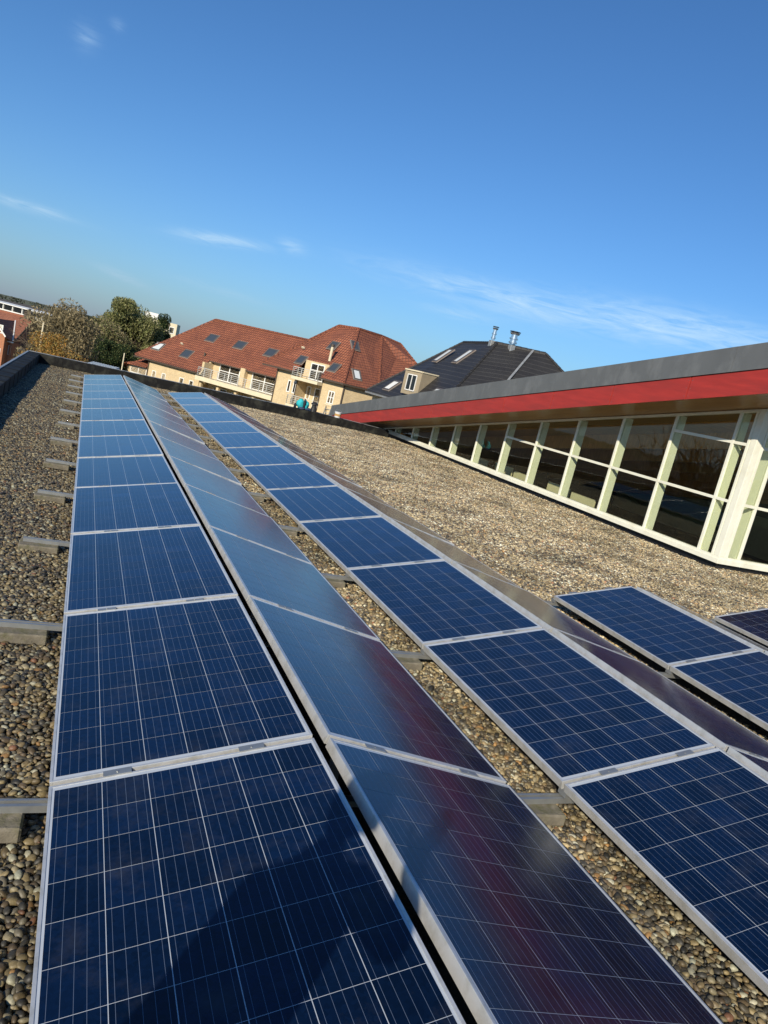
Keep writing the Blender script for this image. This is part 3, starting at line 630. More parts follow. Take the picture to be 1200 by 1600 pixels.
# ================================================================== ORANGE-ROOFED APARTMENTS
APO = Vector((19.19, 76.55, 0)); APR = (0, 0, math.atan2(-.809, .588))
def roof_face(root, pts, m, t=.22, name='roof'):
    return MB().slab(pts, t).build(name, m, root)
def ridge_caps(root, a, b, m, r=.13, n=None, name='ridge_tile'):
    MB().tube(a, b, r, n=8).build(name, m, root)
def window(root, s0, s1, z0, z1, w, glass, divx=1, divz=0, fr=.07, name='window', proud=.04):
    f = MB(); y0, y1 = w-proud, w+.05
    f.box(s0, s0+fr, y0, y1, z0, z1); f.box(s1-fr, s1, y0, y1, z0, z1); f.box(s0+fr, s1-fr, y0, y1, z0, z0+fr); f.box(s0+fr, s1-fr, y0, y1, z1-fr, z1)
    for i in range(1, divx): x = s0+(s1-s0)*i/divx; f.box(x-fr*.5, x+fr*.5, y0+.003, y1, z0+fr, z1-fr)
    if divz: z = z0+(z1-z0)*divz; f.box(s0+fr, s1-fr, y0+.006, y1, z-fr*.35, z+fr*.35)
    o = f.build(name, M_white, root)
    MB().box(s0+fr*.5, s1-fr*.5, w+.0, w+.03, z0+fr*.5, z1-fr*.5).build('pane', glass, o)
    return o
def skylight(root, c, ux, un, w=1.0, h=1.25, glass=None):
    """roof window lying in the slope: ux along the eave, un the face normal"""
    ux = Vector(ux).normalized(); un = Vector(un).normalized(); uy = un.cross(ux); c = Vector(c)
    def hx(a0, a1, b0, b1, c0, c1):
        f = lambda a, b_, c_: tuple(c+ux*a+uy*b_+un*c_)
        return [f(a0,b0,c0), f(a1,b0,c0), f(a1,b1,c0), f(a0,b1,c0)], [f(a0,b0,c1), f(a1,b0,c1), f(a1,b1,c1), f(a0,b1,c1)]
    m = MB(); t = .11
    for q in ((-w/2,-w/2+t,-h/2,h/2),(w/2-t,w/2,-h/2,h/2),(-w/2+t,w/2-t,-h/2,-h/2+t),(-w/2+t,w/2-t,h/2-t,h/2)): m.hexa(*hx(*q, -.05, .10))
    m2 = MB().hexa(*hx(-w/2-.08,w/2+.08,-h/2-.08,h/2+.08,-.04,.035))
    o = m.build('skylight', M_skyframe, root); m2.build('flashing', M_lead, o)
    MB().hexa(*hx(-w/2+t*.8,w/2-t*.8,-h/2+t*.8,h/2-t*.8,.04,.065)).build('pane', glass or M_sky, o)
    return o
M_skyframe = mat('skylight_frame', (0.09, 0.08, 0.075), 0.5)
M_lead = mat('lead_flashing', (0.24, 0.20, 0.17), 0.6)
M_blind = mat('white_blind', (0.55, 0.58, 0.58), 0.4)
def plane_of(a, b_, c_):
    a, b_, c_ = map(Vector, (a, b_, c_)); n = (b_-a).cross(c_-a).normalized(); return a, (n if n.z > 0 else -n)
def on_plane(pl, s, z):           # depth of the slope where it passes s and z
    a, n = pl; w = a.y + (-(n.x*(s-a.x)) - n.z*(z-a.z))/n.y; return Vector((s, w, z))
def railing(root, pts, z0, h=1.0, name='railing'):
    m = MB()
    for a, c in zip(pts[:-1], pts[1:]):
        a = Vector((*a, 0)); c = Vector((*c, 0)); L = (c-a).length; n = max(1, round(L/1.1))
        for i in range(n+1): p = a.lerp(c, i/n); m.bar(p+Vector((0,0,z0)), p+Vector((0,0,z0+h)), .06, .06, up=(1,0,0))
        for j in range(5): zz = z0+.18+j*(h-.18)/4; m.bar(a+Vector((0,0,zz)), c+Vector((0,0,zz)), .035 if j < 4 else .06)
    return m.build(name, M_rail, root)

def orange_block():
    root = empty('apartment_building', APO, APR)
    tag(root, 'yellow brick apartment block with a broad orange tiled roof, skylights and balconies', 'building')
    SL, SM, SR = -20.0, -11.1, 1.75      # left end, step to the recessed balconies, wing
    g = GZ
    MB().box(SL, SM, 0, 9.5, g, -1.62).build('wall', M_ybrick, root)
    MB().box(SM+.002, SR, 1.5, 9.5, g, .05).build('wall', M_ybrick, root)
    MB().box(SM-.0, SM+.35, .02, 1.5, -2.2, -.45).build('wall', M_ybrick, root)
    MB().box(-5.9, -5.2, .9, 1.5, g, -.05).build('pier', M_ybrick, root)
    # main roof, 48 degrees, cut higher over the balconies
    k = (4.8+1.73)/5.9; zr = lambda w: -1.73+k*(w+.4)
    W1, WR = 1.12, 5.5; apex = (-15.9, WR, zr(WR))
    f = MB().slab([(-22.3,-.4,zr(-.4)), (SM+.05,-.4,zr(-.4)), (SM+.05,W1,zr(W1)), (apex[0]-2.0,W1,zr(W1)), (-22.3+ (W1+.4)*6.4/5.9,W1,zr(W1))], .2).build('roof', M_tile, root)
    f2 = MB().slab([(-22.3+(W1+.4)*6.4/5.9,W1,zr(W1)), (3.5,W1,zr(W1)), (3.5,WR,zr(WR)), apex], .2).build('roof', M_tile, root)
    MB().slab([(-22.3,-.4,zr(-.4)), apex, (-22.3,11.4,zr(-.4))], .2).build('roof', M_tile, root)
    MB().slab([(3.5,WR,zr(WR)), (3.5,11.4,zr(-.4)), (-22.3,11.4,zr(-.4)), apex], .2).build('roof', M_tile, root)
    for a, c in ((apex, (3.5,WR,zr(WR))), (apex, (-22.3,-.4,zr(-.4)))):
        n = 26; a = Vector(a); c = Vector(c); m = MB()
        for i in range(n): m.tube(a.lerp(c, i/n), a.lerp(c, (i+.96)/n), .15, .17, n=6)
        m.build('ridge_tiles', M_tile, root)
    MB().box(-22.4, SM+.1, -.52, -.405, zr(-.4)-.24, zr(-.4)-.10).build('gutter', M_pipe, root)
    MB().box(SM+.1, 1.6, W1-.14, W1-.01, zr(W1)-.24, zr(W1)-.10).build('gutter', M_pipe, root)
    MB().add([(SM+.06,-.35,-2.0),(SM+.06,1.4,-2.0),(SM+.06,1.2,-.15),(SM+.30,-.35,-2.0),(SM+.30,1.4,-2.0),(SM+.30,1.2,-.15)], [(0,1,2),(5,4,3),(0,3,4,1),(1,4,5,2),(2,5,3,0)]).build('cheek_wall', M_ybrick, root)
    pl = plane_of((-22.3,-.4,zr(-.4)), (3.5,-.4,zr(-.4)), (3.5,WR,zr(WR)))
    for s, z, gl in ((-20.15,-.10,M_blind),(-15.05,-.10,M_sky),(-13.75,2.45,M_sky),(-9.0,2.42,M_sky),(-4.1,2.38,M_sky)):
        skylight(root, on_plane(pl, s, z), (1,0,0), pl[1], 1.45, 1.25, gl)
    c = on_plane(pl, -17.0, .85); MB().bar(c, c+pl[1]*.25, .35, .12, up=(0,0,1)).build('roof_vent', M_slab, root)
    c = on_plane(pl, -12.3, .15); MB().tube(c, c+Vector((0,0,.45)), .12).build('vent_pipe', M_pipe, root)
    # small windows in the left wall
    for s0, s1, z0, z1, gl in ((-19.15,-18.45,-3.95,-3.02,M_curt),(-17.4,-16.7,-3.95,-3.02,M_curt),(-14.3,-13.55,-3.9,-2.93,M_win),(-12.6,-11.9,-3.9,-2.93,M_win)):
        window(root, s0, s1, z0, z1, 0, gl, fr=.09)
    # balcony
    MB().box(-10.75, 1.2, -1.05, 1.5, -2.50, -2.14).build('balcony_slab', M_slab, root, bevel=.02)
    MB().box(-10.75, 1.2, -1.09, -1.051, -2.60, -2.11).build('balcony_edge', M_slab, root)
    railing(root, [(-10.6,1.2),(-10.6,-.95),(1.1,-.95),(1.1,1.2)], -2.11, 1.0)
    window(root, -9.7, -6.4, -2.12, -.02, 1.5, M_win, 2, .55, .12, 'balcony_door', proud=.06)
    window(root, -4.5, -.6, -2.12, -.02, 1.5, M_win, 2, .55, .12, 'balcony_door', proud=.06)
    MB().box(-6.3, -5.95, 1.40, 1.46, -2.1, -.1).build('shutter', M_white, root)
    for s in (-10.4, -7.6, -4.8, -2.1, .6): MB().box(s, s+.35, -.6, -.3, g, -2.5).build('pillar', M_ybrick, root)
    for s0, s1 in ((-10.0,-7.9),(-7.1,-5.1),(-4.3,-2.4),(-1.6,.4)): window(root, s0, s1, -5.2, -3.0, 1.5, M_win, 2, 0, .1)
    # low wing at the left
    MB().box(-24.2, SL-.002, .3, 8, g, -2.85).build('wall', M_ybrick, root)
    MB().slab([(-26.7,-.2,-4.25),(-24.6,-.2,-3.95),(-24.3,-.2,-2.95),(-20.1,-.2,-2.80),(-20.1,1.6,-1.75),(-22.3,1.6,-1.75)], .15).build('lower_roof', M_tile, root)
    MB().slab([(-26.7,-.2,-4.25),(-22.3,1.6,-1.75),(-22.3,8,-1.75),(-26.7,8,-4.25)], .15).build('lower_roof', M_tile, root)
    window(root, -23.5, -20.5, -4.0, -3.1, .3, M_curt, 2, 0, .1)
    # drain pipes
    for s in (SL+.05, ): MB().tube((s,-.08,g), (s,-.08,-1.85), .07).build('downpipe', M_pipe, root)
    # --- projecting wing with the hipped roof
    wz = 1.02; FW = -1.8
    foot = [(SR,FW),(10.55,FW),(12.3,1.5),(13.4,8.6),(SR,8.6)]
    def ring(z0, z1, pts):
        m = MB(); n = len(pts); m.add([(x,y,z0) for x,y in pts]+[(x,y,z1) for x,y in pts], [tuple(range(n-1,-1,-1)), tuple(range(n,2*n))]+[(i,(i+1)%n,(i+1)%n+n,i+n) for i in range(n)]); return m
    # front wall left and right of the recess (4.75..7.75)
    ring(g, wz, [(SR,FW),(4.72,FW),(4.72,FW+1.6),(7.78,FW+1.6),(7.78,FW),(10.55,FW),(12.3,1.5),(13.4,8.6),(SR,8.6)]).build('wall', M_ybrick, root)
    E = 1.18
    P0, P1, P2, P3, P4 = (-.1,-2.25,E), (10.75,-2.25,E), (12.7,1.3,E), (14.0,8.8,E), (-.1,9.4,E)
    R0, R1, R2, R3 = (3.74,4.4,7.02), (7.16,3.37,7.02), (8.0,6.8,7.03), (8.4,8.6,6.7)
    # front slope, notched above the loggia balcony
    pf = plane_of(P0, P1, R1)
    A = on_plane(pf, 4.45, E+.0); 
    N1 = Vector((4.5,-2.25,E)); N2 = Vector((7.65,-2.25,E)); ztop = 2.62
    N3 = on_plane(pf, 7.65, ztop); N4 = on_plane(pf, 4.5, ztop)
    MB().slab([P0, tuple(N1), tuple(N4), tuple(N3), tuple(N2), P1, R1, R0], .2).build('roof', M_tile, root)
    for tri in ([P1,P2,R2,R1],[P2,P3,(11.85,9.0,4.96),(8.85,9.6,6.79),R2],[P0,R0,(2.0,9.4,4.5),P4]):
        MB().slab(tri, .2).build('roof', M_tile, root)
    for a, c in ((R0,P0),(R0,R1),(R1,P1),(R1,R2),(R2,P2),(R2,(8.85,9.6,6.79)),((8.85,9.6,6.79),(11.85,9.0,4.96)),((11.85,9.0,4.96),P3)):
        a = Vector(a); c = Vector(c); n = max(4, int((c-a).length/.45)); m = MB()
        for i in range(n): m.tube(a.lerp(c, i/n), a.lerp(c, (i+.96)/n), .13, .15, n=6)
        m.build('ridge_tiles', M_tile, root)
    MB().box(.0, 4.45, -2.42, -2.26, E-.26, E-.1).build('gutter', M_pipe, root); MB().box(7.7, 10.8, -2.42, -2.26, E-.26, E-.1).build('gutter', M_pipe, root)
    MB().bar((10.8,-2.34,E-.18), (12.85,1.3,E-.18), .15).build('gutter', M_pipe, root)
    # loggia with its two balconies
    MB().box(4.72, 7.78, -1.2, .9, wz-.6, ztop-.1).build('loggia_wall', M_ybrick, root)
    window(root, 5.5, 7.3, .62, 2.35, -1.2, M_win, 2, .6, .10, 'balcony_door')
    MB().box(4.45, 7.9, -2.75, -.2, .28, .60).build('balcony_slab', M_slab, root, bevel=.02)
    railing(root, [(4.5,-1.9),(4.5,-2.7),(7.85,-2.7),(7.85,-1.9)], .60, .95)
    MB().box(4.45, 7.9, -2.75, -.2, -2.6, -2.3).build('balcony_slab', M_slab, root, bevel=.02)
    railing(root, [(4.5,-1.9),(4.5,-2.7),(7.85,-2.7),(7.85,-1.9)], -2.3, .95)
    window(root, 5.9, 7.4, -2.25, -.1, FW+1.6, M_win, 2, .6, .10, 'balcony_door')
    window(root, 4.85, 5.4, -1.5, -.1, FW+1.6, M_win, 1, 0, .10)
    for s0, s1, z0, z1 in ((3.45,3.9,-1.2,.06),(4.2,4.62,-1.2,.06),(8.85,9.65,-1.25,.05)):
        window(root, s0, s1, z0, z1, FW, M_win, 1 if s1-s0 < .6 else 2, 0 if s1-s0 < .6 else .5, .10)
    MB().box(8.7, 9.8, FW-.03, FW, -1.42, -1.3).build('window_sill', M_slab, root)
    for s in (SR+.06, 4.66, 7.85): MB().tube((s,FW-.07,g), (s,FW-.07,wz-.1), .06).build('downpipe', M_pipe, root)
    MB().tube((10.6,FW-.03,g), (10.6,FW-.03,wz-.1), .08).build('downpipe', M_pipe, root)
    ps = plane_of(P1, P2, R1); ux = (Vector(P2)-Vector(P1))
    for s, z in ((6.05,4.6),(4.0,2.35),(8.35,2.35)):
        skylight(root, on_plane(pf, s, z), (Vector(P1)-Vector(P0)), pf[1], .95, 1.2)
    def on_ch(t, z):
        q = Vector(P1).lerp(Vector(P2), t); n = ps[1]; h = Vector((n.x, n.y, 0)).normalized()
        d = (z-E)*n.z/math.sqrt(n.x**2+n.y**2); return Vector((q.x, q.y, z)) - h*d
    skylight(root, on_ch(.42, 2.2), ux, ps[1], .85, 1.3, M_blind); skylight(root, on_ch(.55, 5.1), ux, ps[1], .85, 1.2)
    c = on_plane(pf, 7.2, 2.9); MB().tube(c, c+Vector((0,0,1.5)), .14).build('flue', M_slab, root); MB().tube(c+Vector((0,0,1.5)), c+Vector((0,0,1.75)), .2).build('flue_cap', M_pipe, root)
    c = on_plane(pf, 3.0, 3.6); MB().bar(c, c+pf[1]*.2, .4, .12).build('roof_vent', M_slab, root)
    return root
random.seed(3)
orange_block()

# ================================================================== DARK-ROOFED HOUSE
def dark_house():
    O = Vector((23.6, 44.9, 0)); root = empty('dark_roofed_house', O); tag(root, 'house with a steep dark tiled roof, beige dormer and two steel flues', 'building')
    q = lambda x, y, z: (x-O.x, y-O.y, z)
    A, P1, P2, P3, EL, ER = q(23.47,59.22,1.09), q(30.61,57.07,7.21), q(29.82,49.74,7.21), q(32.91,47.24,7.20), q(23.58,44.89,1.04), q(37.67,38.49,1.03)
    EB, AB = q(41.5,50,1.0), q(38,62,1.0)
    for f in ([A,EL,P2,P1],[EL,ER,P3,P2],[ER,EB,P3],[P1,P2,P3,EB,AB],[A,P1,AB]):
        MB().slab(f, .22).build('roof', M_tile_d, root)
    for a, c in ((P1,A),(P1,P2),(P2,EL),(P2,P3),(P3,ER),(P3,EB)):
        a = Vector(a); c = Vector(c); n = int((c-a).length/.45); m = MB()
        for i in range(n): m.tube(a.lerp(c, i/n), a.lerp(c, (i+.96)/n), .12, .14, n=6)
        m.build('ridge_tiles', M_tile_d, root)
    w = [q(23.9,58.7,0),q(24.0,45.3,0),q(37.4,39.2,0),q(41,50,0),q(37.6,61,0)]
    m = MB(); n = 5; m.add([(x,y,GZ) for x,y,_ in w]+[(x,y,.95) for x,y,_ in w], [tuple(range(n-1,-1,-1)), tuple(range(n,2*n))]+[(i,(i+1)%n,(i+1)%n+n,i+n) for i in range(n)]); m.build('wall', M_ybrick, root)
    MB().bar(Vector(A)+Vector((-.1,0,-.2)), Vector(EL)+Vector((-.1,0,-.2)), .16, .14).build('gutter', M_trim, root)
    # skylights on the slope facing left
    n1 = (Vector(EL)-Vector(A)).cross(Vector(P2)-Vector(A)); n1 = n1 if n1.z > 0 else -n1; n1.normalize(); a0 = Vector(A)
    def onp(px, py_): return Vector((px, py_, a0.z-(n1.x*(px-a0.x)+n1.y*(py_-a0.y))/n1.z))
    ux = (Vector(EL)-Vector(A)).normalized()
    for (x, y, gl, wd, hh) in ((27.95, 54.9, M_blind, .8, 1.9), (28.15, 51.6, M_blind, .8, 1.9), (24.35, 55.9, M_white, 1.3, 1.3), (24.6, 47.9, M_blind, 1.2, 1.2)):
        c = onp(x-O.x, y-O.y)+n1*.03; skylight(root, c, ux, n1, wd, hh, gl)
    # the box dormer
    c = onp(24.3-O.x, 51.4-O.y); d = Vector((-.93,-.37,0)).normalized(); s = Vector((.37,-.93,0))
    f0 = c+s*.95+d*.35; f1 = c-s*.95+d*.35
    m = MB(); zt = 3.45; zb = c.z-.25
    back = -d*3.4
    m.add([tuple(Vector((f0.x,f0.y,zb))), tuple(Vector((f1.x,f1.y,zb))), tuple(Vector((f1.x,f1.y,zt))), tuple(Vector((f0.x,f0.y,zt))),
           tuple(Vector((f0.x,f0.y,zb))+back), tuple(Vector((f1.x,f1.y,zb))+back), tuple(Vector((f1.x,f1.y,zt+.12))+back), tuple(Vector((f0.x,f0.y,zt+.12))+back)],
          [(0,1,2,3),(7,6,5,4),(0,4,5,1),(1,5,6,2),(2,6,7,3),(3,7,4,0)])
    o = m.build('dormer', M_beige, root)
    m2 = MB(); a = Vector((f0.x,f0.y,zb+.35))-s*.45+d*.02; e_ = Vector((f1.x,f1.y,zb+.35))+s*.45+d*.02; up = Vector((0,0,zt-zb-.65))
    m2.bar(a+up*.5, e_+up*.5, .02, up.length).build('pane', M_win, o)
    m3 = MB()
    for t in (0, .5, 1): p_ = a.lerp(e_, t); m3.bar(p_+d*.03, p_+up+d*.03, .07, .05, up=tuple(s))
    m3.bar(a+d*.03, e_+d*.03, .05, .07); m3.bar(a+up+d*.03, e_+up+d*.03, .05, .07); m3.build('window_frame', M_white, o)
    MB().bar(Vector((f0.x,f0.y,zt+.06))+d*.05, Vector((f1.x,f1.y,zt+.06))+d*.05, .1, .1).build('dormer_trim', M_slab, o)
    MB().bar(Vector((f0.x,f0.y,zt+.06)), Vector((f0.x,f0.y,zt+.16))+back, .1, .1).build('dormer_trim', M_slab, o)
    # batten up the front slope
    a = Vector(P3).lerp(Vector(P2), .36); bb = Vector(ER).lerp(Vector(EL), .55)
    nf = (Vector(ER)-Vector(EL)).cross(Vector(P2)-Vector(EL)); nf = (nf if nf.z > 0 else -nf).normalized()
    t0 = Vector(P3).lerp(Vector(P2), .26)+nf*.08
    MB().bar(t0, t0+(Vector(EL)-Vector(P2))*.62, .16, .08, up=tuple(nf)).build('verge_strip', M_trim, root)
    return root, q
root_d, qd = dark_house()
def flue(x, y, z, h, r, label):
    root = empty('steel_flue', (x, y, z)); tag(root, label, 'flue', 'steel flues on the dark roof')
    MB().box(-.22, .22, -.22, .22, -.5, .12).build('flue_base', M_trim, root, bevel=.03)
    MB().tube((0,0,.2), (0,0,h), r, n=16).build('flue_pipe', M_steel, root, smooth=False)
    for zz in (h*.30, h*.62): MB().tube((0,0,zz), (0,0,zz+.10), r*1.35, n=16).build('flue_collar', M_steel, root)
    MB().tube((0,0,h), (0,0,h+.12), r*1.3, r*1.6, n=16).build('flue_cap', M_steel, root); MB().tube((0,0,h+.20), (0,0,h+.24), r*1.7, n=16).build('rain_cap', M_rubber, root)
flue(29.72, 50.4, 7.25, 1.0, .15, 'slim steel flue, left one on the ridge of the dark roof')
flue(30.62, 48.75, 7.15, .95, .26, 'thick steel flue, right one on the ridge of the dark roof')

# ================================================================== RED BRICK HOUSE AT THE LEFT
def brick_house():
    O = Vector((-7.65, 93.14, 0)); root = empty('brick_house', O, (0, 0, math.atan2(-.19, .982)))
    tag(root, 'orange brick house with tiled gable roofs, chimney and lean-to behind the left parapet', 'building')
    E, T, D = -3.36, -.46, 7.2; zr = lambda y: E+(T-E)*y/D
    MB().box(-14, -.06, .3, 14.1, GZ, E-.1).build('wall', M_rbrick, root)
    MB().add([(-.5,.2,E-.2),(-.5,14.2,E-.2),(-.5,D,T-.2),(-.06,.2,E-.2),(-.06,14.2,E-.2),(-.06,D,T-.2)], [(0,1,2),(5,4,3),(0,3,4,1),(1,4,5,2),(2,5,3,0)]).build('gable_wall', M_rbrick, root)
    MB().slab([(-14,0,zr(0)),(.15,0,zr(0)),(.15,D,T),(-14,D,T)], .2).build('roof', M_tile_b, root)
    MB().slab([(-14,2*D,E),(-14,D,T),(.15,D,T),(.15,2*D,E)], .2).build('roof', M_tile_b, root)
    MB().bar((.18,-.05,E-.05), (.18,D,T+.03), .07, .24).build('barge_board', M_pipe, root)
    MB().tube((-14,D,T+.04), (.16,D,T+.04), .13, n=6).build('ridge_tiles', M_tile_b, root)
    MB().box(-.6, .15, -.2, -.02, E-.2, E-.05).build('gutter', M_white, root)
    ch = MB().box(-1.0, -.25, D-.5, D+.3, T-.4, T+.75).build('chimney', M_pipe, root); MB().tube((-.6,D,T+.75),(-.6,D,T+1.05),.16).build('chimney_pot', M_rubber, ch)
    # cross wing: lit gable towards the camera, its right slope in shade
    A = (-1.95,-1.35,-1.22); B = (-1.6,5.6,-1.18)
    MB().slab([A, (-.42,-1.35,-2.95), (.02,-.02,-3.33), B], .14).build('wing_roof', M_tile_b, root)
    MB().slab([(-3.6,-1.35,-3.1), A, B, (-3.6,.6,-3.1)], .14).build('wing_roof', M_tile_b, root)
    MB().add([(-3.5,-1.25,-3.15),(-.5,-1.25,-3.0),(-1.95,-1.25,-1.42),(-3.5,-.9,-3.15),(-.5,-.9,-3.0),(-1.95,-.9,-1.42)], [(0,1,2),(5,4,3),(0,3,4,1),(1,4,5,2),(2,5,3,0)]).build('gable_wall', M_rbrick, root)
    MB().box(-14, -.5, -1.25, .3, GZ, -3.02).build('wall', M_rbrick, root)
    MB().bar((-.40,-1.4,-2.97), (-1.95,-1.4,-1.2), .08, .16).build('barge_board', M_white, root)
    MB().bar((.03,-.03,-3.28), (-1.58,5.6,-1.12), .12, .06).build('valley_flashing', M_white, root)
    window(root, -1.5, -.8, -2.7, -1.75, -1.25, M_curt, 1, 0, .1); window(root, -1.6, -.75, -5.8, -4.4, -1.25, M_win, 1, 0, .1)
    window(root, -.42, -.12, -5.0, -3.9, .3, M_win, 1, 0, .06)
    MB().tube((-.1,-.1,GZ),(-.1,-.1,E-.2),.07).build('downpipe', M_rbrick, root)
    # lean-to at the right
    MB().box(-.05, 1.45, 3.2, 9, GZ, -4.25).build('extension_wall', M_rbrick, root)
    MB().slab([(-.04,2.9,-4.15),(1.75,2.9,-3.98),(1.15,8,-2.54),(-.04,8,-2.52)], .14).build('extension_roof', M_tile_b, root)
    MB().box(-.05, 1.8, 2.74, 2.88, -4.28, -4.16).build('gutter', M_white, root)
    window(root, .3, 1.2, -6.0, -4.5, 3.2, M_win, 2, 0, .1)
    MB().tube((0,3.05,GZ),(0,3.05,-4.2),.06).build('downpipe', M_white, root)
brick_house()

def flat_block():
    O = Vector((-8.6, 159.9, 0)); root = empty('flat_roofed_building', O, (0, 0, math.atan2(-7.8, 5.1)))
    tag(root, 'long flat-roofed building with a strip of white framed windows behind the brick house', 'building')
    MB().box(-45, 6, .5, 20, GZ, -1.4).build('wall', M_beige, root)
    MB().box(-45, .3, 0, .5, GZ, -1.36).build('wall', M_slab, root)
    MB().box(-45, .7, -.25, 17, -.32, -.14).build('roof', M_white, root)
    MB().box(-45, .3, .2, .35, -1.36, -.32).build('glazing', M_win, root)
    src = None
    for i in range(13):
        x = -44+i*3.68; mb = MB().box(-.11, .11, .02, .2, -1.36, -.32)
        if src is None: src = mb.build('mullion', M_white, root); o = src
        else: o = inst(src, 'mullion', root)
        o.location = (x, 0, 0)
    MB().box(-45, .5, -.04, .19, -1.58, -1.362).build('window_sill', M_white, root)
flat_block()
def white_block():
    root = empty('white_building', (12.9, 150, 0), (0, 0, R(-12))); tag(root, 'distant white building glimpsed behind the willow and the conifer', 'building')
    MB().box(-3.2, 3.0, 0, 6, GZ, 3.9).build('wall', M_slab, root); MB().box(-3.3, -.8, -.1, 6, 3.9, 5.0).build('roof', M_white, root)
    for i in range(3): window(root, -2.2+i*1.9, -1.2+i*1.9, 1.9, 3.2, 0, M_win, 1, 0, .12)
white_block()
def shed():
    root = empty('shed', (.75, 43.4, 0), (0, 0, R(-20))); tag(root, 'low shed with a pale corrugated roof just beyond the far parapet', 'shed')
    m = MB()
    for i in range(11): m.bar((-.72+i*.145,-1.5,-1.28), (-.72+i*.145,1.5,-.98), .09, .05)
    m.slab([(-.8,-1.5,-1.30),(.8,-1.5,-1.30),(.8,1.5,-1.0),(-.8,1.5,-1.0)], .05); m.build('roof', M_shed, root); MB().box(-.72, .72, -1.4, 1.4, GZ, -1.42).build('wall', M_beige, root)
shed()
def pole(x, y, top, label, r=.07):
    root = empty('street_pole', (x, y, GZ)); tag(root, label, 'pole')
    MB().tube((0,0,0), (0,0,top-GZ), r*1.3, r, n=8).build('shaft', M_slab, root); MB().tube((0,0,0),(0,0,.4), r*2, n=8).build('foot', M_conc, root)
pole(-3.45, 66.0, .15, 'thin pale pole beside the brick house in front of the orange bush', .06)
pole(3.08, 64.1, -.75, 'short pale post beside the left end of the orange tiled roof', .045)

# moving lift leaning on the apartments
def ladder():
    a = Vector((21.1, 61.0, -7.5)); top = Vector((24.2, 70.3, .35))
    a = Vector((20.2, 61.5, GZ)); root = empty('ladder_lift', a); tag(root, 'grey ladder lift leaning up to the window of the right-hand apartment wing', 'ladder')
    d = top-a; s = d.cross(Vector((0,0,1))).normalized()*.28
    for q in (-s, s): MB().bar(q, d+q, .09, .14).build('rail', M_alu, root)
    src = None; n = 24; m = MB().bar(-s, s, .05)
    for i in range(n):
        if src is None: src = m.build('rung', M_alu, root); o = src
        else: o = inst(src, 'rung', root)
        o.location = d*((i+.5)/n)
ladder()

# ================================================================== TREES
def leaf_mat(name, cols):
    m = bpy.data.materials.new(name); m.use_nodes = True; t = m.node_tree; b = t.nodes['Principled BSDF']
    at = nn(t, 'ShaderNodeAttribute'); at.attribute_name = 'Col'; t.links.new(at.outputs['Color'], b.inputs['Base Color']); b.inputs['Roughness'].default_value = .7; b.inputs['Specular IOR Level'].default_value = .2
    tl = nn(t, 'ShaderNodeBsdfTranslucent'); t.links.new(at.outputs['Color'], tl.inputs[0]); mx = nn(t, 'ShaderNodeMixShader'); mx.inputs[0].default_value = .28
    t.links.new(b.outputs[0], mx.inputs[1]); t.links.new(tl.outputs[0], mx.inputs[2]); t.links.new(mx.outputs[0], t.nodes['Material Output'].inputs[0]); return m
M_leaf = leaf_mat('leaf', None)
def leaves(name, P, sz, cols, rg, parent, elong=1.6, droop=0.0):
    n = len(P); d1 = rg.normal(size=(n,3)); d1[:, 2] -= droop*2; d1 /= np.linalg.norm(d1, axis=1)[:, None]
    d2 = np.cross(d1, rg.normal(size=(n,3))); d2 /= np.linalg.norm(d2, axis=1)[:, None]+1e-9
    s = sz*rg.uniform(.6, 1.4, n)[:, None]; a = d1*s*elong/2; c = d2*s/2
    V = np.stack([P-a, P+c*.9, P+a, P-c*.9], 1).reshape(-1, 3); F = np.arange(4*n)
    me = bpy.data.meshes.new(name); me.vertices.add(4*n); me.vertices.foreach_set('co', V.ravel()); me.loops.add(4*n); me.loops.foreach_set('vertex_index', F)
    me.polygons.add(n); me.polygons.foreach_set('loop_start', np.arange(0, 4*n, 4)); me.polygons.foreach_set('loop_total', np.full(n, 4)); me.update()
    cc = np.minimum(np.array(cols)[rg.integers(0, len(cols), n)]*rg.uniform(.8, 1.55, (n, 1)), .45); cc = np.repeat(np.c_[cc, np.ones(n)], 4, 0)
    ca = me.color_attributes.new('Col', 'FLOAT_COLOR', 'POINT'); ca.data.foreach_set('color', cc.ravel())
    me.materials.append(M_leaf); o = bpy.data.objects.new(name, me); C.objects.link(o); o.parent = parent; return o
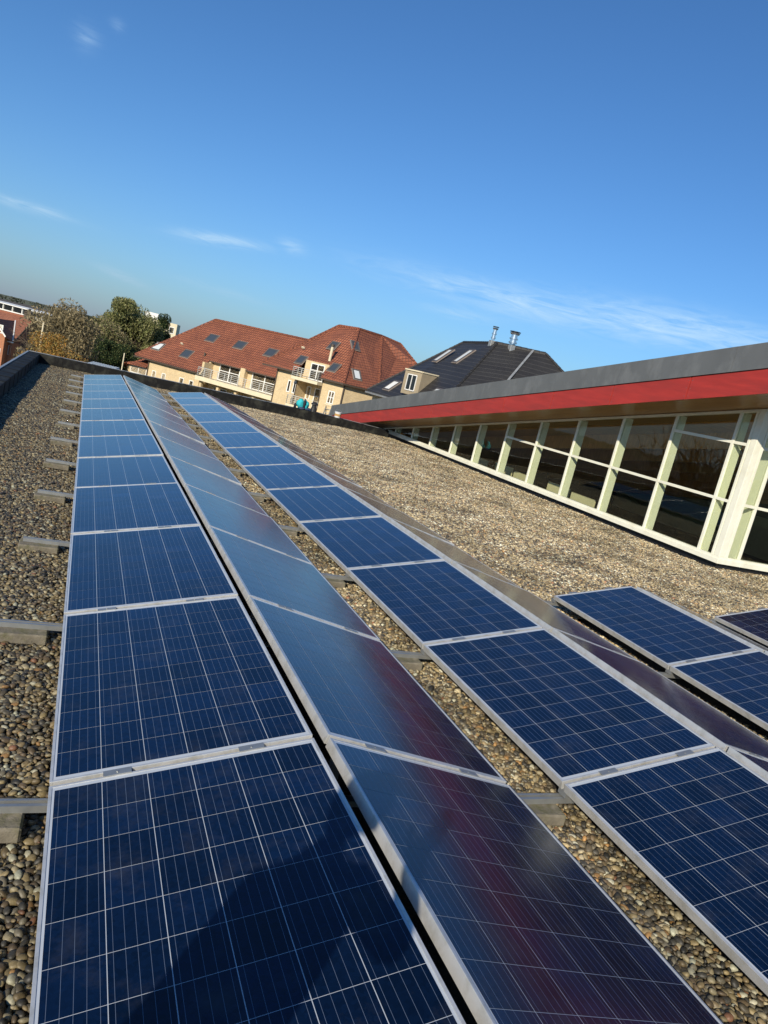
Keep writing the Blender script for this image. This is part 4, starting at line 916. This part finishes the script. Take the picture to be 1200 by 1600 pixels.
def tree(name, label, base, h, crown_r, cols, seed, nleaf=14000, sz=.22, crown0=.3, droop=0., twigs=260, clump=.16, elong=1.6, shape='round', group=None, crown=True):
    rg = np.random.default_rng(seed); root = empty(name, base); tag(root, label, 'tree', group)
    tr = MB(); tips = []
    th = h*crown0
    tr.tube((0,0,-.2), (rg.normal()*.1, rg.normal()*.1, th), h*.028, h*.02, n=8)
    def branch(p, d, L, r, lev):
        q = p+d*L; tr.tube(p, q, r, r*.6, n=5 if lev < 2 else 3, caps=False); 
        if lev >= 4 or L < .12*h*.25: tips.append(q); return
        for _ in range(3 if lev < 3 else 2):
            nd = (d+Vector(rg.normal(0, .5, 3))+Vector((0, 0, .12-droop*.35*lev))).normalized(); branch(q, nd, L*rg.uniform(.6, .85), r*.6, lev+1)
        if lev > 0: tips.append(q)
    for i in range(6):
        a = i*1.05+rg.uniform(-.3, .3); branch(Vector((0,0,th*rg.uniform(.75, 1))), Vector((math.cos(a)*.65, math.sin(a)*.65, rg.uniform(.7, 1.3))).normalized(), h*.20, h*.013, 0)
    tr.build('trunk', M_bark, root)
    # clumps through the crown volume, uneven outline
    nc = 70; cz = h*(crown0+1)/2; hz = h*(1-crown0)/2
    cen = []
    while len(cen) < nc:
        v = rg.uniform(-1, 1, 3); rr = np.linalg.norm(v)
        if rr > 1 or rr < .35: continue
        if shape == 'cone': k = (1-v[2])*.55; v = np.array([v[0]*k, v[1]*k, v[2]])
        lob = 1+.18*math.sin(3*math.atan2(v[1], v[0])+seed)+.14*math.sin(5*v[2]+seed*2)
        cen.append((v[0]*crown_r*lob, v[1]*crown_r*lob, cz+v[2]*hz*(.9+.1*lob)))
    cen = np.array(cen); cs = rg.uniform(.7, 1.35, nc)*clump*h
    idx = rg.integers(0, nc, nleaf); off = rg.normal(0, 1, (nleaf, 3)); off /= np.maximum(1, np.linalg.norm(off, axis=1)/1.6)[:, None]
    P = cen[idx]+off*cs[idx][:, None]*np.array([.55, .55, .45]); 
    if droop: P[:, 2] -= rg.exponential(droop*h*.06, nleaf)
    P = P[P[:, 2] > h*crown0*.45]
    if crown: leaves('crown', P, sz, cols, rg, root, elong, droop)
    return root
olive = [(0.21,0.21,0.08),(0.16,0.17,0.06),(0.25,0.24,0.11),(0.11,0.125,0.045)]
willow = [(0.25,0.20,0.11),(0.19,0.16,0.09),(0.30,0.25,0.14),(0.14,0.12,0.07)]
orange = [(0.33,0.17,0.04),(0.24,0.14,0.04),(0.20,0.16,0.05),(0.36,0.21,0.05)]
dgreen = [(0.025,0.045,0.018),(0.035,0.06,0.02),(0.02,0.035,0.015)]
rust = [(0.17,0.09,0.03),(0.11,0.08,0.03),(0.20,0.11,0.035)]
tree('bare_willow', 'grey-brown half-bare willow behind the orange bush at the left', (-1.7,70,GZ), 9.7, 2.6, willow, 5, 26000, .095, .22, droop=.3, elong=3.4, clump=.12)
tree('willow_tree', 'tall olive green willow rounded at the top, left of the orange tiled roof', (5.1,107,GZ), 12.6, 4.3, olive, 8, 70000, .13, .15, droop=.6, elong=2.6, clump=.12)
tree('willow_tree', 'lower grey-green tree between the two willows', (.9,103,GZ), 9.2, 3.4, willow+olive, 9, 34000, .12, .12, droop=.4, elong=2.4, clump=.13)
tree('orange_bush', 'small tree with orange autumn leaves behind the corner of the parapets', (-1.75,53.0,GZ), 7.2, 1.9, orange, 12, 22000, .08, .25, clump=.11)
tree('rust_bush', 'low rust-brown tree just right of the orange autumn tree', (.1,54.5,GZ), 6.3, 1.7, rust+orange[2:3], 13, 18000, .08, .2, clump=.11)
tree('dark_evergreen', 'dark evergreen bush below the olive willow', (2.0,96,GZ), 7.0, 2.6, dgreen+olive[3:], 15, 30000, .11, .08, clump=.13)
tree('dark_evergreen', 'dark green shrub at the left end of the orange tiled roof', (4.6,101,GZ), 6.6, 2.3, dgreen+olive[:1], 16, 24000, .11, .08, clump=.13)
tree('conifer', 'dark pointed conifer rising beside the left slope of the orange roof', (10.0,112,GZ), 12.2, 3.0, dgreen+dgreen+olive[3:], 17, 30000, .12, .06, shape='cone', clump=.07)
tree('garden_tree', 'green garden tree below the left parapet edge', (-3.0,34,GZ), 5.6, 1.3, olive, 18, 10000, .07, .2, clump=.12)
tree('bare_tree', 'large bare tree left of the roof, mirrored in the hall windows', (-15,29,GZ), 14.5, 5, olive, 21, 10, .1, .25, crown=False)
tree('bare_tree', 'second bare tree farther left, mirrored in the hall windows', (-21,38,GZ), 15.5, 5, olive, 22, 10, .1, .25, crown=False)
# far wood and hedges near the horizon
def far_wood():
    rg = np.random.default_rng(31); P = []
    for i in range(150):
        x = rg.uniform(-420, 330); y = 1450+rg.uniform(-60, 120); r = rg.uniform(2.5, 5.5)
        if rg.uniform() < .35: continue
        v = rg.normal(0, 1, (50, 3)); v /= np.linalg.norm(v, axis=1)[:, None]; P.append(v*np.array([r*1.6, r, r*.8])+np.array([x, y, GZ+r*.7]))
    for i in range(90):
        x = rg.uniform(45, 230); y = rg.uniform(420, 700); r = rg.uniform(2, 4)
        v = rg.normal(0, 1, (60, 3)); v /= np.linalg.norm(v, axis=1)[:, None]; P.append(v*np.array([r*1.5, r, r])+np.array([x, y, GZ+r*.7]))
    P = np.concatenate(P); o = leaves('distant_wood', P, 2.6, [(0.05,0.06,0.035),(0.07,0.065,0.04),(0.04,0.05,0.03)], rg, None, 1.0)
    tag(o, 'thin line of far trees and hedges near the horizon', 'trees', kind='stuff')
far_wood()

# ================================================================== THINGS ON THE FAR PARAPET
def blob(verts_edges, radii, name, m, parent, sub=2):
    vs, es = verts_edges; me = bpy.data.meshes.new(name); me.from_pydata(vs, es, []); o = bpy.data.objects.new(name, me); C.objects.link(o)
    sk = o.modifiers.new('skin', 'SKIN'); me_sv = me.skin_vertices[0].data if me.skin_vertices else None
    if me_sv is None:
        bpy.context.view_layer.objects.active = o
    for i, r in enumerate(radii):
        me.skin_vertices[0].data[i].radius = (r, r) if not isinstance(r, tuple) else r
    me.skin_vertices[0].data[0].use_root = True
    ss = o.modifiers.new('sub', 'SUBSURF'); ss.levels = sub; ss.render_levels = sub
    me.materials.append(m); o.parent = parent
    return o
def bag():
    root = empty('work_bag', (7.42, 23.2, .17)); tag(root, 'bright teal jacket heaped over a black bag on the far parapet', 'jacket')
    rg = random.Random(5)
    def lump(cx, cy, cz, sx, sy, sz, n, m, seed):
        bm = bmesh.new(); bmesh.ops.create_icosphere(bm, subdivisions=3, radius=1); r = random.Random(seed); ph = [r.uniform(0, 6) for _ in range(6)]
        for v in bm.verts:
            c = v.co; k = 1+.14*math.sin(4*c.x+ph[0])*math.sin(5*c.z+ph[1])+.10*math.sin(9*c.y+6*c.z+ph[2])+.06*math.sin(13*c.x+ph[3])
            v.co = Vector((cx+c.x*sx*k, cy+c.y*sy*k, max(cz+c.z*sz*k, .0)))
        me = bpy.data.meshes.new(n); bm.to_mesh(me); bm.free(); me.materials.append(m); me.polygons.foreach_set('use_smooth', [True]*len(me.polygons)); o = bpy.data.objects.new(n, me); C.objects.link(o); o.parent = root; return o
    lump(-.12, 0, .20, .14, .13, .19, 'jacket_fold', M_teal, 1); lump(.09, .01, .18, .12, .13, .17, 'jacket_fold', M_teal, 2)
    lump(0, -.10, .22, .045, .07, .17, 'strap', M_black, 3); lump(.17, -.02, .05, .15, .1, .06, 'trouser_leg', M_jean, 4); lump(-.05, -.1, .05, .12, .08, .05, 'trouser_leg', M_jean, 5)
    lump(-.30, .0, .09, .05, .06, .09, 'black_pouch', M_black, 6)
bag()
def roof_vent():
    root = empty('vent_cowl', (7.83, 23.18, .17)); tag(root, 'black stepped vent cowl beside the teal jacket on the far parapet', 'vent')
    MB().tube((0,0,0), (0,0,.16), .12, .11, n=14).build('base', M_rubber, root); MB().tube((0,0,.16), (0,0,.27), .085, n=14).build('neck', M_rubber, root)
    MB().tube((0,0,.27), (0,0,.31), .135, .135, n=14).build('brim', M_rubber, root); MB().tube((0,0,.31), (0,0,.37), .12, .06, n=14).build('cap', M_rubber, root)
roof_vent()
def pail():
    root = empty('paint_pail', (8.78, 23.16, .165)); tag(root, 'small white and ochre pail on the far parapet in front of the red fascia', 'pail')
    MB().tube((0,0,0), (0,0,.20), .105, .125, n=18).build('body', M_tin, root); MB().tube((0,0,.06), (0,0,.14), .1165, .1215, n=18, caps=False).build('label_band', M_tin2, root)
    MB().tube((0,0,.20), (0,0,.215), .135, n=18).build('lid', M_tin, root)
    m = MB(); pts = [(math.cos(a)*.13, 0, .2+math.sin(a)*.10) for a in np.linspace(0, math.pi, 9)]
    for a, c in zip(pts[:-1], pts[1:]): m.tube(a, c, .004, n=5)
    m.build('handle', M_alu, root)
pail()

# ================================================================== THE PERSON whose shadow falls on the nearest panel
def standing_person():
    root = empty('person', (-.73, -2.46, -.15)); tag(root, 'person in a dark jacket and jeans standing beside the near end of the left row', 'person')
    V = [(0,0,.95),(0,0,1.15),(0,0,1.38),(0,.0,1.50),(0,.01,1.56),
         (-.09,0,.90),(-.11,.02,.50),(-.12,-.01,.09),(-.12,.12,.04),(.09,0,.90),(.11,.04,.50),(.12,.0,.09),(.12,.13,.04),
         (-.17,0,1.42),(-.19,.02,1.14),(-.15,.12,.92),(.18,0,1.42),(.36,-.08,1.30),(.47,.14,1.40)]
    E = [(0,1),(1,2),(2,3),(3,4),(0,5),(5,6),(6,7),(7,8),(0,9),(9,10),(10,11),(11,12),(2,13),(13,14),(14,15),(2,16),(16,17),(17,18)]
    rr = [(.17,.13),(.155,.12),(.19,.12),(.075,.07),(.055,.055),.10,.065,.045,.035,.10,.065,.045,.035,.07,.05,.036,.07,.05,.034]
    # one continuous body, grown with the skin modifier
    me = bpy.data.meshes.new('body'); me.from_pydata(V, E, []); o = bpy.data.objects.new('body', me); C.objects.link(o); o.parent = root
    o.modifiers.new('skin', 'SKIN')
    bm = bmesh.new(); bm.from_mesh(me); lay = bm.verts.layers.skin.verify(); bm.verts.ensure_lookup_table()
    for i, r in enumerate(rr): bm.verts[i][lay].radius = r if isinstance(r, tuple) else (r, r)
    bm.verts[0][lay].use_root = True; bm.to_mesh(me); bm.free()
    s = o.modifiers.new('sub', 'SUBSURF'); s.levels = 2; s.render_levels = 2; me.materials.append(mat('dark_jacket', (0.02, 0.022, 0.03), 0.9, var=.2))
    bm = bmesh.new(); bmesh.ops.create_icosphere(bm, subdivisions=3, radius=1)
    for v in bm.verts:
        c = v.co; jaw = 1-.22*max(0, -c.z); v.co = Vector((c.x*.078*jaw, c.y*.098*jaw+.02, c.z*.125+1.67))
        if c.y > .9 and abs(c.z+.1) < .25: v.co.y += .02
    me = bpy.data.meshes.new('head'); bm.to_mesh(me); bm.free(); me.materials.append(M_skin); h = bpy.data.objects.new('head', me); C.objects.link(h); h.parent = root
    me.polygons.foreach_set('use_smooth', [True]*len(me.polygons))
    bm = bmesh.new(); bmesh.ops.create_icosphere(bm, subdivisions=3, radius=1)
    for v in bm.verts:
        c = v.co; v.co = Vector((c.x*.092, c.y*.108-.005, max(c.z, -.35 if c.y < .3 else .25)*.135+1.69))
    me = bpy.data.meshes.new('hair'); bm.to_mesh(me); bm.free(); me.materials.append(M_hair); h = bpy.data.objects.new('hair', me); C.objects.link(h); h.parent = root
    hand = empty('hand', (-.085,.25,-.27)); hand.parent = root
    MB().bar((.545,-.10,1.66), (.575,-.115,1.745), .075, .035, up=(0,1,0)).build('palm', M_skin, hand, bevel=.012)
    for i, L in enumerate((.060, .072, .078, .068)):
        x0 = .545+i*.019; z = 1.742+(.004, .008, .006, 0)[i]
        MB().tube((x0,-.115,z),(x0+.004,-.112,z+L*.55),.0088,.008,n=8).tube((x0+.004,-.112,z+L*.55),(x0+.004,-.092,z+L),.008,.0068,n=8).build('finger', M_skin, hand)
    MB().tube((.53,-.10,1.685),(.500,-.085,1.725),.0105,.009,n=8).tube((.500,-.085,1.725),(.498,-.070,1.755),.009,.0075,n=8).build('thumb', M_skin, hand)
standing_person()
